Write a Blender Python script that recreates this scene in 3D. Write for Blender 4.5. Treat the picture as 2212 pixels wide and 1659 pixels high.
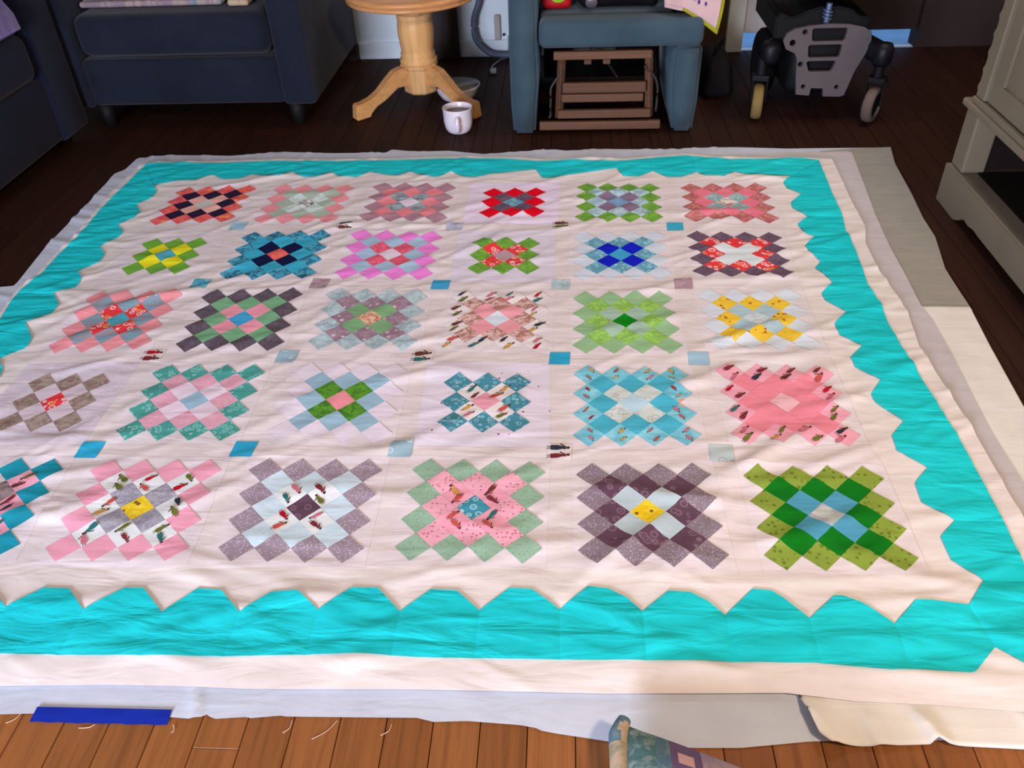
import bpy, bmesh, math, random
import numpy as np
from mathutils import Vector, Matrix

for o in list(bpy.data.objects):
    bpy.data.objects.remove(o, do_unlink=True)
SC = bpy.context.scene
COL = SC.collection

# ------------------------------------------------------------------ camera
cam_data = bpy.data.cameras.new('camera')
cam_data.sensor_width = 36.0
cam_data.lens = 29.29
cam_data.clip_start = 0.02
cam_data.dof.use_dof = True
cam_data.dof.focus_distance = 1.75
cam_data.dof.aperture_fstop = 6.3
cam = bpy.data.objects.new('camera', cam_data)
cam.location = (0.3686, -1.8927, 1.2595)
cam.rotation_euler = (0.9064, 0.0365, 0.0531)
COL.objects.link(cam)
SC.camera = cam

# ------------------------------------------------------------------ world, lamps, exposure
world = bpy.data.worlds.new('world')
SC.world = world
world.use_nodes = True
wbg = world.node_tree.nodes['Background']
wbg.inputs['Color'].default_value = (0.22, 0.5, 1.0, 1)
wbg.inputs['Strength'].default_value = 1.1


def area_light(name, loc, target, sx, sy, energy, color):
    d = bpy.data.lights.new(name, 'AREA')
    d.shape = 'RECTANGLE'
    d.size, d.size_y = sx, sy
    d.energy = energy
    d.color = color
    o = bpy.data.objects.new(name, d)
    o.location = loc
    v = Vector(target) - Vector(loc)
    o.rotation_euler = v.to_track_quat('-Z', 'Y').to_euler()
    COL.objects.link(o)
    return o


# a warm lamp behind and to the right of the photographer, a cool window behind on the left
area_light('ceiling_lamp_light', (1.7, -2.1, 2.25), (0.9, -0.5, 0.0), 0.30, 0.30, 48, (1.0, 0.72, 0.46))
area_light('window_light', (-1.2, -4.45, 1.0), (-0.1, 2.2, 0.35), 1.3, 1.0, 320, (0.74, 0.79, 1.0))
area_light('added_fill_light', (1.5, 1.25, 2.42), (1.5, 1.5, 0.0), 0.5, 0.5, 22, (1.0, 0.86, 0.8))  # added fill without a fixture, brightens the door and post at the back

vs = SC.view_settings
vs.view_transform = 'Standard'
vs.look = 'None'
vs.gamma = 1.0
vs.use_curve_mapping = False
vs.exposure = -0.2
SC.display_settings.display_device = 'sRGB'

# ------------------------------------------------------------------ measured layout (metres, floor plane; x right, y away)
BLOCKS = {
 '11': [[-0.87648, 0.68877], [0.0362, 0.00264], [0.00129, 0.03561], [2e-05, -2e-05]],
 '12': [[-0.52185, 0.68638], [0.03671, -0.00081], [0.00067, 0.03749], [8e-05, -2e-05]],
 '13': [[-0.16511, 0.68833], [0.03708, -0.00173], [0.00071, 0.03739], [6e-05, -3e-05]],
 '14': [[0.19006, 0.6804], [0.03625, 0.0001], [0.0002, 0.03678], [-0.0, 0.0]],
 '15': [[0.54204, 0.67592], [0.03565, -0.00118], [0.00141, 0.03594], [-0.0, -4e-05]],
 '16': [[0.89721, 0.66621], [0.03684, -0.00173], [0.00112, 0.03598], [-0.00015, 0.00019]],
 '21': [[-0.87527, 0.33077], [0.03584, 0.00023], [-0.00041, 0.03848], [-0.0, 0.0]],
 '22': [[-0.52062, 0.33471], [0.03666, 0.00086], [-0.00099, 0.03774], [-1e-05, -0.0]],
 '23': [[-0.16865, 0.3325], [0.03733, -0.00191], [0.00035, 0.03752], [1e-05, -0.00018]],
 '24': [[0.18275, 0.32142], [0.03558, -0.00027], [-0.0004, 0.03695], [-0.0, 0.0]],
 '25': [[0.53073, 0.32254], [0.03602, 0.00058], [0.00037, 0.03702], [-0.0, -0.0]],
 '26': [[0.87822, 0.32145], [0.03594, -0.0019], [0.00121, 0.03469], [6e-05, 7e-05]],
 '31': [[-0.87094, -0.02734], [0.03489, 0.00237], [-0.00055, 0.03823], [9e-05, 1e-05]],
 '32': [[-0.52204, -0.02149], [0.03657, 0.00154], [-0.00164, 0.03832], [1e-05, 0.00015]],
 '33': [[-0.16478, -0.01965], [0.03679, -0.00141], [-0.00096, 0.0377], [5e-05, -0.00016]],
 '34': [[0.18273, -0.02424], [0.0359, -0.00052], [0.00094, 0.03644], [-0.00016, 6e-05]],
 '35': [[0.5259, -0.03386], [0.0348, -5e-05], [-0.00019, 0.03671], [-0.00013, -2e-05]],
 '36': [[0.87012, -0.02264], [0.03549, -0.00056], [8e-05, 0.03712], [-0.0, 0.0]],
 '41': [[-0.87511, -0.38513], [0.03471, 0.00101], [0.00016, 0.0372], [0.0, -0.0]],
 '42': [[-0.5272, -0.3776], [0.03665, 0.00031], [-0.00056, 0.03631], [-7e-05, -2e-05]],
 '43': [[-0.16823, -0.37499], [0.0361, -0.0006], [0.00012, 0.03751], [0.0, -0.0]],
 '44': [[0.17958, -0.3759], [0.03581, 0.00015], [-0.00059, 0.03669], [0.0, -0.0]],
 '45': [[0.52757, -0.37876], [0.03546, 0.00025], [-9e-05, 0.03682], [-8e-05, -0.00013]],
 '46': [[0.87314, -0.37392], [0.03516, -0.00076], [-0.00063, 0.03686], [1e-05, -0.00013]],
 '51': [[-0.8764, -0.73049], [0.03738, 0.00076], [-0.00234, 0.03531], [0.0, -1e-05]],
 '52': [[-0.52103, -0.73008], [0.03656, 0.00077], [-0.00138, 0.03602], [-0.0, -0.0]],
 '53': [[-0.16981, -0.72315], [0.03662, 0.00026], [-0.00052, 0.03619], [7e-05, -2e-05]],
 '54': [[0.18179, -0.71791], [0.03592, -0.00062], [0.00039, 0.03551], [-1e-05, -6e-05]],
 '55': [[0.53452, -0.7228], [0.0355, -0.00018], [-0.00064, 0.03542], [-6e-05, 0.00012]],
 '56': [[0.88498, -0.72559], [0.03581, 0.00017], [-0.00061, 0.03471], [7e-05, 4e-05]],
}
CORNERSTONES = {
 1: [[-0.7055, 0.525], [-0.3456, 0.5156], [0.0105, 0.5095], [0.3535, 0.5131], [0.7101, 0.4991]],
 2: [[-0.7025, 0.161], [-0.3471, 0.1624], [0.0088, 0.1523], [0.3531, 0.1524], [0.699, 0.1526]],
 3: [[-0.7037, -0.1946], [-0.3475, -0.1975], [0.005, -0.1983], [0.3534, -0.2011], [0.6986, -0.2018]],
 4: [[-0.7048, -0.5562], [-0.3512, -0.5484], [0.0051, -0.5436], [0.3562, -0.5479], [0.7052, -0.5475]],
}
OUTLINE = {
 'bot_in': [[-0.8202, -0.9456], [-0.7896, -0.9427], [-0.7639, -0.9625], [-0.726, -0.9775], [-0.6888, -0.9665], [-0.6661, -0.9853], [-0.6169, -0.9389], [-0.5671, -0.9394], [-0.5172, -0.9852], [-0.4609, -0.9368], [-0.4233, -0.9348], [-0.3675, -0.9873], [-0.3192, -0.9333], [-0.2721, -0.9375], [-0.2223, -0.9847], [-0.1746, -0.938], [-0.1272, -0.9361], [-0.0785, -0.9759], [-0.0276, -0.9251], [0.0215, -0.9239], [0.0711, -0.9748], [0.122, -0.9251], [0.1691, -0.9266], [0.2152, -0.9693], [0.2663, -0.9189], [0.3081, -0.9205], [0.3599, -0.9637], [0.4113, -0.9111], [0.448, -0.9152], [0.4802, -0.935], [0.5071, -0.9635], [0.5574, -0.9174], [0.5964, -0.9197], [0.6243, -0.937], [0.6525, -0.9676], [0.7094, -0.9099], [0.7421, -0.912], [0.7608, -0.9271], [0.7973, -0.9716], [0.8527, -0.9205], [0.8662, -0.9208], [0.892, -0.9336], [0.9157, -0.9522], [0.9411, -0.9776], [0.9913, -0.9289], [1.018, -0.9284], [1.0798, -0.9374]],
 'bot_valley': [[-0.6661, -0.9853], [-0.5172, -0.9852], [-0.3675, -0.9873], [-0.2223, -0.9847], [-0.0785, -0.9759], [0.0711, -0.9748], [0.2152, -0.9693], [0.3599, -0.9637], [0.5071, -0.9635], [0.6525, -0.9676], [0.7973, -0.9716], [0.9411, -0.9776], [1.0798, -0.9374]],
 'bot_out': [[-0.7935, -1.0856], [-0.624, -1.0825], [-0.3852, -1.0801], [-0.2014, -1.076], [0.0123, -1.0669], [0.1151, -1.0693], [0.4385, -1.0656], [0.6642, -1.0623], [0.7913, -1.0598], [0.9088, -1.0721], [0.9528, -1.0696], [1.036, -1.0773]],
 'right_in': [[1.0798, -0.9374], [1.1271, -0.8808], [1.0868, -0.8328], [1.0866, -0.7761], [1.1271, -0.7354], [1.0805, -0.6854], [1.0846, -0.6319], [1.1258, -0.5848], [1.0773, -0.5365], [1.0812, -0.4869], [1.1219, -0.4372], [1.0791, -0.3742], [1.0753, -0.3466], [1.1133, -0.291], [1.0684, -0.2361], [1.0673, -0.1991], [1.1101, -0.1481], [1.066, -0.1019], [1.0647, -0.0539], [1.1119, 0.0079], [1.0701, 0.066], [1.0681, 0.1007], [1.1113, 0.1556], [1.0903, 0.218], [1.0805, 0.2337], [1.1068, 0.2763], [1.084, 0.3361], [1.0807, 0.3643], [1.1256, 0.4302], [1.0997, 0.4395], [1.0895, 0.5058], [1.1316, 0.5544], [1.0973, 0.6217], [1.1004, 0.6584], [1.1478, 0.7229], [1.1104, 0.7665], [1.1052, 0.8074], [1.1453, 0.8616]],
 'right_valley': [[1.0798, -0.9374], [1.1271, -0.8808], [1.1271, -0.7354], [1.1258, -0.5848], [1.1219, -0.4372], [1.1133, -0.291], [1.1101, -0.1481], [1.1119, 0.0079], [1.1113, 0.1556], [1.1068, 0.2763], [1.1256, 0.4302], [1.1316, 0.5544], [1.1478, 0.7229], [1.1453, 0.8616]],
 'right_out': [[1.1722, -1.1286], [1.0811, -1.0311], [1.212, -1.0087], [1.2142, -0.8431], [1.2193, -0.7336], [1.2206, -0.6537], [1.2221, -0.5478], [1.2196, -0.4643], [1.2045, -0.1489], [1.2025, -0.045], [1.211, 0.0516], [1.2038, 0.1456], [1.2232, 0.3391], [1.2248, 0.4593], [1.2403, 0.5602], [1.2526, 0.8071], [1.2682, 0.9953]],
 'top_in': [[1.1453, 0.8616], [1.1072, 0.86], [1.0207, 0.8689], [0.9568, 0.8988], [0.9171, 0.8654], [0.8538, 0.8737], [0.8267, 0.9077], [0.771, 0.8695], [0.7189, 0.871], [0.6749, 0.9208], [0.6233, 0.8767], [0.5666, 0.8818], [0.5477, 0.9485], [0.4199, 0.9016], [0.3414, 0.8712], [0.3219, 0.8679], [0.2831, 0.8736], [0.2578, 0.9436], [0.0975, 0.9109], [0.0503, 0.8847], [0.0036, 0.8814], [-0.045, 0.9337], [-0.0905, 0.8856], [-0.127, 0.894], [-0.1999, 0.9335], [-0.2316, 0.9065], [-0.2723, 0.9124], [-0.3456, 0.9426], [-0.3844, 0.8969], [-0.4498, 0.9016], [-0.4907, 0.9412], [-0.5318, 0.8987], [-0.5831, 0.9001], [-0.6368, 0.9455], [-0.673, 0.9058], [-0.7395, 0.9101], [-0.7799, 0.935], [-0.8196, 0.896], [-0.8799, 0.8945], [-0.9302, 0.9316], [-0.9769, 0.8896], [-1.0366, 0.8857], [-1.1196, 0.8455]],
 'top_valley': [[1.1453, 0.8616], [0.9568, 0.8988], [0.8267, 0.9077], [0.6749, 0.9208], [0.5477, 0.9485], [0.2578, 0.9436], [-0.045, 0.9337], [-0.1999, 0.9335], [-0.3456, 0.9426], [-0.4907, 0.9412], [-0.6368, 0.9455], [-0.7799, 0.935], [-0.9302, 0.9316], [-1.1196, 0.8455]],
 'top_out': [[1.2682, 0.9953], [1.1495, 0.9975], [1.1224, 0.9717], [1.0703, 1.0001], [0.9081, 1.0198], [0.8037, 1.0516], [0.7067, 1.0377], [0.587, 1.0132], [0.2944, 1.0115], [0.134, 1.0392], [-0.0949, 1.0518], [-0.2989, 1.0436], [-0.5048, 1.04], [-0.7178, 1.0498], [-1.0424, 1.031], [-1.0841, 0.9989], [-1.1336, 1.0395], [-1.2262, 1.0368]],
 'left_in': [[-1.1196, 0.8455], [-1.0889, 0.7979], [-1.0872, 0.7423], [-1.1215, 0.6937], [-1.0816, 0.6353], [-1.0839, 0.5935], [-1.1181, 0.5397], [-1.0796, 0.4907], [-1.0832, 0.4522], [-1.1166, 0.3942], [-1.0771, 0.3454], [-1.07, 0.2941], [-1.1148, 0.2405], [-1.0791, 0.1946], [-1.0741, 0.1455], [-1.1262, 0.1109], [-1.0823, 0.056], [-1.0723, -0.0007], [-1.1244, -0.0478], [-1.0696, -0.1192], [-1.0642, -0.1624], [-1.1125, -0.2083], [-1.0775, -0.2557], [-1.0639, -0.2951], [-1.1014, -0.3609]],
 'left_valley': [[-1.1196, 0.8455], [-1.1215, 0.6937], [-1.1181, 0.5397], [-1.1166, 0.3942], [-1.1148, 0.2405], [-1.1262, 0.1109], [-1.1244, -0.0478], [-1.1125, -0.2083], [-1.1014, -0.3609]],
 'left_out': [[-1.2262, 1.0368], [-1.2406, 0.7937], [-1.2207, 0.4505], [-1.2275, 0.3478], [-1.2226, 0.2141], [-1.2383, 0.1289], [-1.2322, 0.065], [-1.2131, -0.0281], [-1.2041, -0.2668]],
 'q_right': [[1.2174, -1.1506], [1.2522, -0.9706], [1.2616, -0.7287], [1.2633, -0.4638], [1.2493, -0.1488], [1.27, 0.0106], [1.2658, 0.1104], [1.2578, 0.232], [1.2647, 0.3846], [1.2926, 0.4967], [1.2947, 0.5704], [1.2957, 0.6534], [1.3031, 0.7662], [1.3175, 1.01]],
 'q_bot': [[-0.7958, -1.1458], [-0.5916, -1.1405], [-0.3957, -1.1334], [-0.2647, -1.1323], [-0.1665, -1.1342], [0.1235, -1.127], [0.3182, -1.1257], [0.4364, -1.1251], [0.7301, -1.1146], [0.8367, -1.1255], [0.9558, -1.1282], [1.093, -1.1359], [1.2174, -1.1506]],
 'q_top': [[1.3175, 1.01], [0.9997, 1.035], [0.9111, 1.0422], [0.8063, 1.0753], [0.7086, 1.0595], [0.5883, 1.0361], [0.294, 1.0353], [0.1326, 1.0618], [-0.0975, 1.0738], [-0.3027, 1.0655], [-0.5097, 1.0615], [-0.7242, 1.0729], [-1.0512, 1.0553], [-1.2466, 1.0573]],
 'q_left': [[-1.2466, 1.0573], [-1.2601, 0.8113], [-1.2384, 0.4633], [-1.2444, 0.3593], [-1.24, 0.2251], [-1.2526, 0.1347], [-1.2462, 0.0713], [-1.2283, -0.0204], [-1.219, -0.263]],
 'lav_right': [[1.2985, -1.1006], [1.2954, -0.911], [1.3061, -0.621], [1.3057, -0.4633], [1.3223, -0.1487], [1.3267, -0.0138], [1.3202, 0.0592], [1.3289, 0.1988], [1.3344, 0.3733], [1.3526, 0.5924], [1.3826, 0.8571], [1.4082, 1.0841]],
 'back_right': [[1.413, -0.3707], [1.4276, -0.1345], [1.4322, -0.1061], [1.4445, 0.0452], [1.4467, 0.1428], [1.4505, 0.252], [1.486, 0.442], [1.4908, 0.5631], [1.5096, 0.7377], [1.5304, 0.988], [1.558, 1.131]],
 'back_top': [[1.558, 1.131], [1.3208, 1.133], [1.1858, 1.1313], [0.9974, 1.1512], [0.8103, 1.1513], [0.7903, 1.1411], [0.5539, 1.1495], [0.5192, 1.1529], [0.3583, 1.1387], [0.309, 1.1537], [0.0583, 1.1214], [-0.0834, 1.1573], [-0.2086, 1.1514], [-0.3057, 1.1755], [-0.3261, 1.1448], [-0.531, 1.1487], [-0.7333, 1.1697], [-0.933, 1.1361], [-1.1903, 1.1519], [-1.3005, 1.1242]],
 'back_left': [[-1.3005, 1.1242], [-1.3043, 1.1159], [-1.3074, 1.0208], [-1.332, 0.9858], [-1.3184, 0.7659], [-1.3134, 0.4279], [-1.2878, 0.1945], [-1.2902, 0.1721], [-1.328, 0.1697], [-1.528, 0.1631]],
 'back_bot': [[-0.7285, -1.1926], [-0.5693, -1.1881], [-0.5164, -1.185], [-0.2805, -1.184], [-0.2413, -1.1861], [-0.2257, -1.1816], [-0.2191, -1.177], [-0.2068, -1.185], [-0.1501, -1.1792], [-0.1471, -1.1815], [-0.0932, -1.1747], [-0.0912, -1.1765], [0.1289, -1.1719], [0.157, -1.1782], [0.2113, -1.175], [0.2982, -1.1795], [0.3288, -1.1846], [0.3311, -1.1876], [0.3548, -1.1918], [0.4601, -1.205], [0.5688, -1.2083], [0.6426, -1.2057], [0.7492, -1.1918], [0.7802, -1.1898]],
 'flap': [[0.7486, -1.1106], [0.7542, -1.142], [0.7639, -1.1871], [0.7785, -1.2002], [0.839, -1.1982], [0.9334, -1.1919], [0.9453, -1.1853], [0.9597, -1.1931], [1.0716, -1.1955], [1.2117, -1.1977]],
 'strip_right': [[1.2117, -1.1977], [1.3349, -1.0934], [1.3694, -0.7247], [1.4103, -0.3774], [1.4278, -0.1369], [1.4455, 0.048]],
}
PITCH = 0.3556

# ------------------------------------------------------------------ helpers
R = random.Random(11)


def lin(c):
    return tuple((v / 255 / 12.92) if v / 255 <= 0.04045 else ((v / 255 + 0.055) / 1.055) ** 2.4 for v in c)


def rgba(c):
    return (c[0], c[1], c[2], 1.0)


class Nodes:
    def __init__(self, name, rough=0.85, spec=0.25, metallic=0.0, sheen=0.0):
        self.m = bpy.data.materials.new(name)
        self.m.use_nodes = True
        self.t = self.m.node_tree
        self.b = self.t.nodes['Principled BSDF']
        self.b.inputs['Roughness'].default_value = rough
        self.b.inputs['Specular IOR Level'].default_value = spec
        self.b.inputs['Metallic'].default_value = metallic
        if sheen:
            self.b.inputs['Sheen Weight'].default_value = sheen
        self.co = None

    def n(self, typ, **kw):
        nd = self.t.nodes.new(typ)
        for k, v in kw.items():
            if hasattr(nd, k):
                setattr(nd, k, v)
            else:
                nd.inputs[k.replace('_', ' ')].default_value = v
        return nd

    def l(self, a, b):
        self.t.links.new(a, b)

    def coord(self, scale=(1, 1, 1), rot=(0, 0, 0)):
        if self.co is None:
            self.co = self.n('ShaderNodeTexCoord')
        mp = self.n('ShaderNodeMapping')
        mp.inputs['Scale'].default_value = scale
        mp.inputs['Rotation'].default_value = rot
        self.l(self.co.outputs['Object'], mp.inputs['Vector'])
        return mp.outputs['Vector']

    def ramp(self, fac, stops, interp='LINEAR'):
        r = self.n('ShaderNodeValToRGB')
        r.color_ramp.interpolation = interp
        els = r.color_ramp.elements
        while len(els) < len(stops):
            els.new(0.5)
        for e, (p, c) in zip(els, stops):
            e.position = p
            e.color = rgba(c)
        self.l(fac, r.inputs['Fac'])
        return r.outputs['Color']

    def mix(self, fac, a, b, blend='MIX'):
        x = self.n('ShaderNodeMix', data_type='RGBA', blend_type=blend)
        if isinstance(fac, (int, float)):
            x.inputs[0].default_value = fac
        else:
            self.l(fac, x.inputs[0])
        for s, v in ((6, a), (7, b)):
            if isinstance(v, tuple):
                x.inputs[s].default_value = rgba(v)
            else:
                self.l(v, x.inputs[s])
        return x.outputs[2]

    def color(self, v):
        if isinstance(v, tuple):
            self.b.inputs['Base Color'].default_value = rgba(v)
        else:
            self.l(v, self.b.inputs['Base Color'])

    def bump(self, h, strength=0.3, dist=0.002):
        bp = self.n('ShaderNodeBump')
        bp.inputs['Strength'].default_value = strength
        bp.inputs['Distance'].default_value = dist
        self.l(h, bp.inputs['Height'])
        self.l(bp.outputs['Normal'], self.b.inputs['Normal'])


def mul(c, k):
    return tuple(min(1.0, v * k) for v in c)


def simple(name, c, rough=0.6, spec=0.3, metallic=0.0, vary=0.12, scale=12, bump=0.0, bscale=200):
    """a plain material with a little uneven tone"""
    m = Nodes(name, rough, spec, metallic)
    c = lin(c)
    nz = m.n('ShaderNodeTexNoise', Scale=scale, Detail=4.0)
    m.l(m.coord(), nz.inputs['Vector'])
    m.color(m.ramp(nz.outputs['Fac'], [(0.3, mul(c, 1 - vary)), (0.7, mul(c, 1 + vary))]))
    if bump:
        n2 = m.n('ShaderNodeTexNoise', Scale=bscale, Detail=3.0)
        m.l(m.coord(), n2.inputs['Vector'])
        m.bump(n2.outputs['Fac'], bump)
    return m.m


def upholstery(name, c, c2=None):
    m = Nodes(name, 0.95, 0.08, 0, 0.12)
    c = lin(c)
    nz = m.n('ShaderNodeTexNoise', Scale=6, Detail=5.0)
    m.l(m.coord(), nz.inputs['Vector'])
    m.color(m.ramp(nz.outputs['Fac'], [(0.3, mul(c, 0.82)), (0.7, mul(c, 1.18))]))
    n2 = m.n('ShaderNodeTexNoise', Scale=420, Detail=2.0)
    m.l(m.coord(), n2.inputs['Vector'])
    m.bump(n2.outputs['Fac'], 0.35, 0.001)
    return m.m


def wood(name, c, dark=0.55, along='y', rough=0.45, spec=0.35, ring=1.0):
    """boards with grain running along one axis; each object gets its own tone"""
    m = Nodes(name, rough, spec)
    c = lin(c)
    sc = {'x': (2.5, 60, 60), 'y': (60, 2.5, 60), 'z': (60, 60, 2.5)}[along]
    nz = m.n('ShaderNodeTexNoise', Scale=ring, Detail=6.0, Roughness=0.62, Distortion=0.6)
    m.l(m.coord(sc), nz.inputs['Vector'])
    base = m.ramp(nz.outputs['Fac'], [(0.28, mul(c, dark)), (0.5, c), (0.75, mul(c, 1.18))])
    inf = m.n('ShaderNodeObjectInfo')
    tone = m.ramp(inf.outputs['Random'], [(0.0, (0.78, 0.74, 0.70)), (0.5, (1, 1, 1)), (1.0, (1.12, 1.1, 1.02))])
    m.color(m.mix(1.0, base, tone, 'MULTIPLY'))
    m.bump(nz.outputs['Fac'], 0.12, 0.002)
    return m.m


# the light's own tint in five parts of the quilt; fabric colours below are read against it
ZONE = {1: (182, 173, 181), 2: (192, 176, 176), 3: (204, 189, 190), 4: (213, 199, 199), 5: (240, 221, 215)}


def dye(c, zone, k=0.73):
    a, b = lin(c), lin(ZONE[zone])
    return tuple(min(0.95, k * x / y) for x, y in zip(a, b))


def fabric(name, c, kind='plain', c2=None, scale=60.0, c3=None, r0=0.22, tone=False, crease=0.007):
    """cotton prints: plain, dots, floral, mottle"""
    m = Nodes(name, 0.9, 0.12)
    nz = m.n('ShaderNodeTexNoise', Scale=14.0, Detail=3.0)
    m.l(m.coord(), nz.inputs['Vector'])
    base = m.ramp(nz.outputs['Fac'], [(0.3, mul(c, 0.95)), (0.7, mul(c, 1.04))])
    if kind == 'dots':
        v = m.n('ShaderNodeTexVoronoi', Scale=scale, Randomness=0.6)
        m.l(m.coord((1, 1, 0)), v.inputs['Vector'])
        f = m.ramp(v.outputs['Distance'], [(r0, (1, 1, 1)), (r0 * 1.6, (0, 0, 0))])
        base = m.mix(f, base, c2)
    elif kind == 'floral':
        v = m.n('ShaderNodeTexVoronoi', Scale=scale, Randomness=0.85)
        m.l(m.coord((1, 1, 0)), v.inputs['Vector'])
        f = m.ramp(v.outputs['Distance'], [(0.0, (1, 1, 1)), (0.14, (0.2, 0.2, 0.2)), (0.24, (0, 0, 0)), (0.36, (1, 1, 1)), (0.46, (0, 0, 0))])
        base = m.mix(f, base, c2)
        if c3 is not None:
            w = m.n('ShaderNodeTexVoronoi', Scale=scale * 0.55)
            m.l(m.coord((1, 1, 0), (0, 0, 0.7)), w.inputs['Vector'])
            g = m.ramp(w.outputs['Distance'], [(0.2, (1, 1, 1)), (0.3, (0, 0, 0))])
            base = m.mix(g, base, c3)
    elif kind == 'mottle':
        n2 = m.n('ShaderNodeTexNoise', Scale=scale, Detail=4.0, Roughness=0.6, Distortion=1.2)
        m.l(m.coord((1, 1, 0)), n2.inputs['Vector'])
        f = m.ramp(n2.outputs['Fac'], [(0.44, (0, 0, 0)), (0.58, (1, 1, 1))])
        base = m.mix(f, base, c2)
        if c3 is not None:
            w = m.n('ShaderNodeTexVoronoi', Scale=scale * 0.8)
            m.l(m.coord((1, 1, 0), (0, 0, 0.7)), w.inputs['Vector'])
            g = m.ramp(w.outputs['Distance'], [(0.16, (1, 1, 1)), (0.28, (0, 0, 0))])
            base = m.mix(g, base, c3)
    m.color(base)
    if tone:
        inf = m.n('ShaderNodeObjectInfo')
        tn = m.ramp(inf.outputs['Random'], [(0.0, (0.9, 0.93, 0.95)), (1.0, (1.06, 1.03, 1.02))])
        m.color(m.mix(1.0, base, tn, 'MULTIPLY'))
    n3 = m.n('ShaderNodeTexNoise', Scale=1.0, Detail=3.0, Roughness=0.42, Distortion=0.6)
    m.l(m.coord((7, 24, 5), (0, 0, -0.45)), n3.inputs['Vector'])
    m.bump(n3.outputs['Fac'], 0.5, crease)
    return m.m


def setp(o, label=None, cat=None, group=None, kind=None):
    if label:
        o['label'] = label
    if cat:
        o['category'] = cat
    if group:
        o['group'] = group
    if kind:
        o['kind'] = kind
    return o


def empty(name, loc, rz=0.0):
    o = bpy.data.objects.new(name, None)
    o.location = loc
    o.rotation_euler = (0, 0, rz)
    o.empty_display_size = 0.05
    COL.objects.link(o)
    return o


def thing(name, loc, label, cat, group=None, rz=0.0):
    return setp(empty(name, loc, rz), label, cat, group)


def obj(name, mesh, mats, parent=None, smooth=False):
    """links a mesh given in world coordinates; a child keeps its place under its parent"""
    if isinstance(mesh, bmesh.types.BMesh):
        me = bpy.data.meshes.new(name)
        mesh.normal_update()
        mesh.to_mesh(me)
        mesh.free()
    else:
        me = mesh
    o = bpy.data.objects.new(name, me)
    for m in (mats if isinstance(mats, (list, tuple)) else [mats]):
        me.materials.append(m)
    if smooth:
        me.polygons.foreach_set('use_smooth', [True] * len(me.polygons))
    COL.objects.link(o)
    if parent is not None:
        o.parent = parent
        p, off = parent, Matrix.Identity(4)
        while p is not None:
            off = p.matrix_basis @ off
            p = p.parent
        o.matrix_parent_inverse = Matrix.Identity(4)
        o.matrix_basis = off.inverted()
    return o


def box(bm, x0, x1, y0, y1, z0, z1, r=0.004, seg=2, mat=0, rot=None):
    """a box with rounded edges, added to bm; rot = (matrix about its centre)"""
    t = bmesh.new()
    bmesh.ops.create_cube(t, size=1.0)
    s = Vector((x1 - x0, y1 - y0, z1 - z0))
    c = Vector(((x0 + x1) / 2, (y0 + y1) / 2, (z0 + z1) / 2))
    for v in t.verts:
        v.co = Vector((v.co.x * s.x, v.co.y * s.y, v.co.z * s.z))
    r = min(r, 0.49 * min(s))
    if r > 0:
        bmesh.ops.bevel(t, geom=list(t.edges), offset=r, segments=seg, profile=0.5, affect='EDGES')
    for v in t.verts:
        v.co = (rot @ v.co if rot is not None else v.co) + c
    join(bm, t, mat)


def join(bm, t, mat=0):
    for f in t.faces:
        f.material_index = mat
    me = bpy.data.meshes.new('tmp')
    t.to_mesh(me)
    t.free()
    bm.from_mesh(me)
    bpy.data.meshes.remove(me)


def bar(bm, a, b, w, h, r=0.003, mat=0):
    """a squared bar from a to b"""
    a, b = Vector(a), Vector(b)
    d = b - a
    L = d.length
    q = d.to_track_quat('X', 'Z').to_matrix()
    c = (a + b) / 2
    box(bm, c.x - L / 2, c.x + L / 2, c.y - w / 2, c.y + w / 2, c.z - h / 2, c.z + h / 2, r, 2, mat, q)


def lathe(bm, prof, c, axis='z', seg=32, mat=0, rot=None):
    """prof: [(radius, height)], closed at both ends"""
    t = bmesh.new()
    rings = []
    for r, h in prof:
        rings.append([t.verts.new((r * math.cos(2 * math.pi * i / seg), r * math.sin(2 * math.pi * i / seg), h)) for i in range(seg)])
    for a, b in zip(rings, rings[1:]):
        for i in range(seg):
            j = (i + 1) % seg
            t.faces.new((a[i], a[j], b[j], b[i]))
    if prof[0][0] > 1e-5:
        t.faces.new(list(reversed(rings[0])))
    if prof[-1][0] > 1e-5:
        t.faces.new(rings[-1])
    if axis == 'x':
        rm = Matrix.Rotation(math.pi / 2, 3, 'Y')
    elif axis == 'y':
        rm = Matrix.Rotation(-math.pi / 2, 3, 'X')
    else:
        rm = Matrix.Identity(3)
    if rot is not None:
        rm = rot @ rm
    for v in t.verts:
        v.co = rm @ v.co + Vector(c)
    bmesh.ops.remove_doubles(t, verts=t.verts, dist=1e-6)
    bmesh.ops.recalc_face_normals(t, faces=t.faces)
    join(bm, t, mat)


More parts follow.
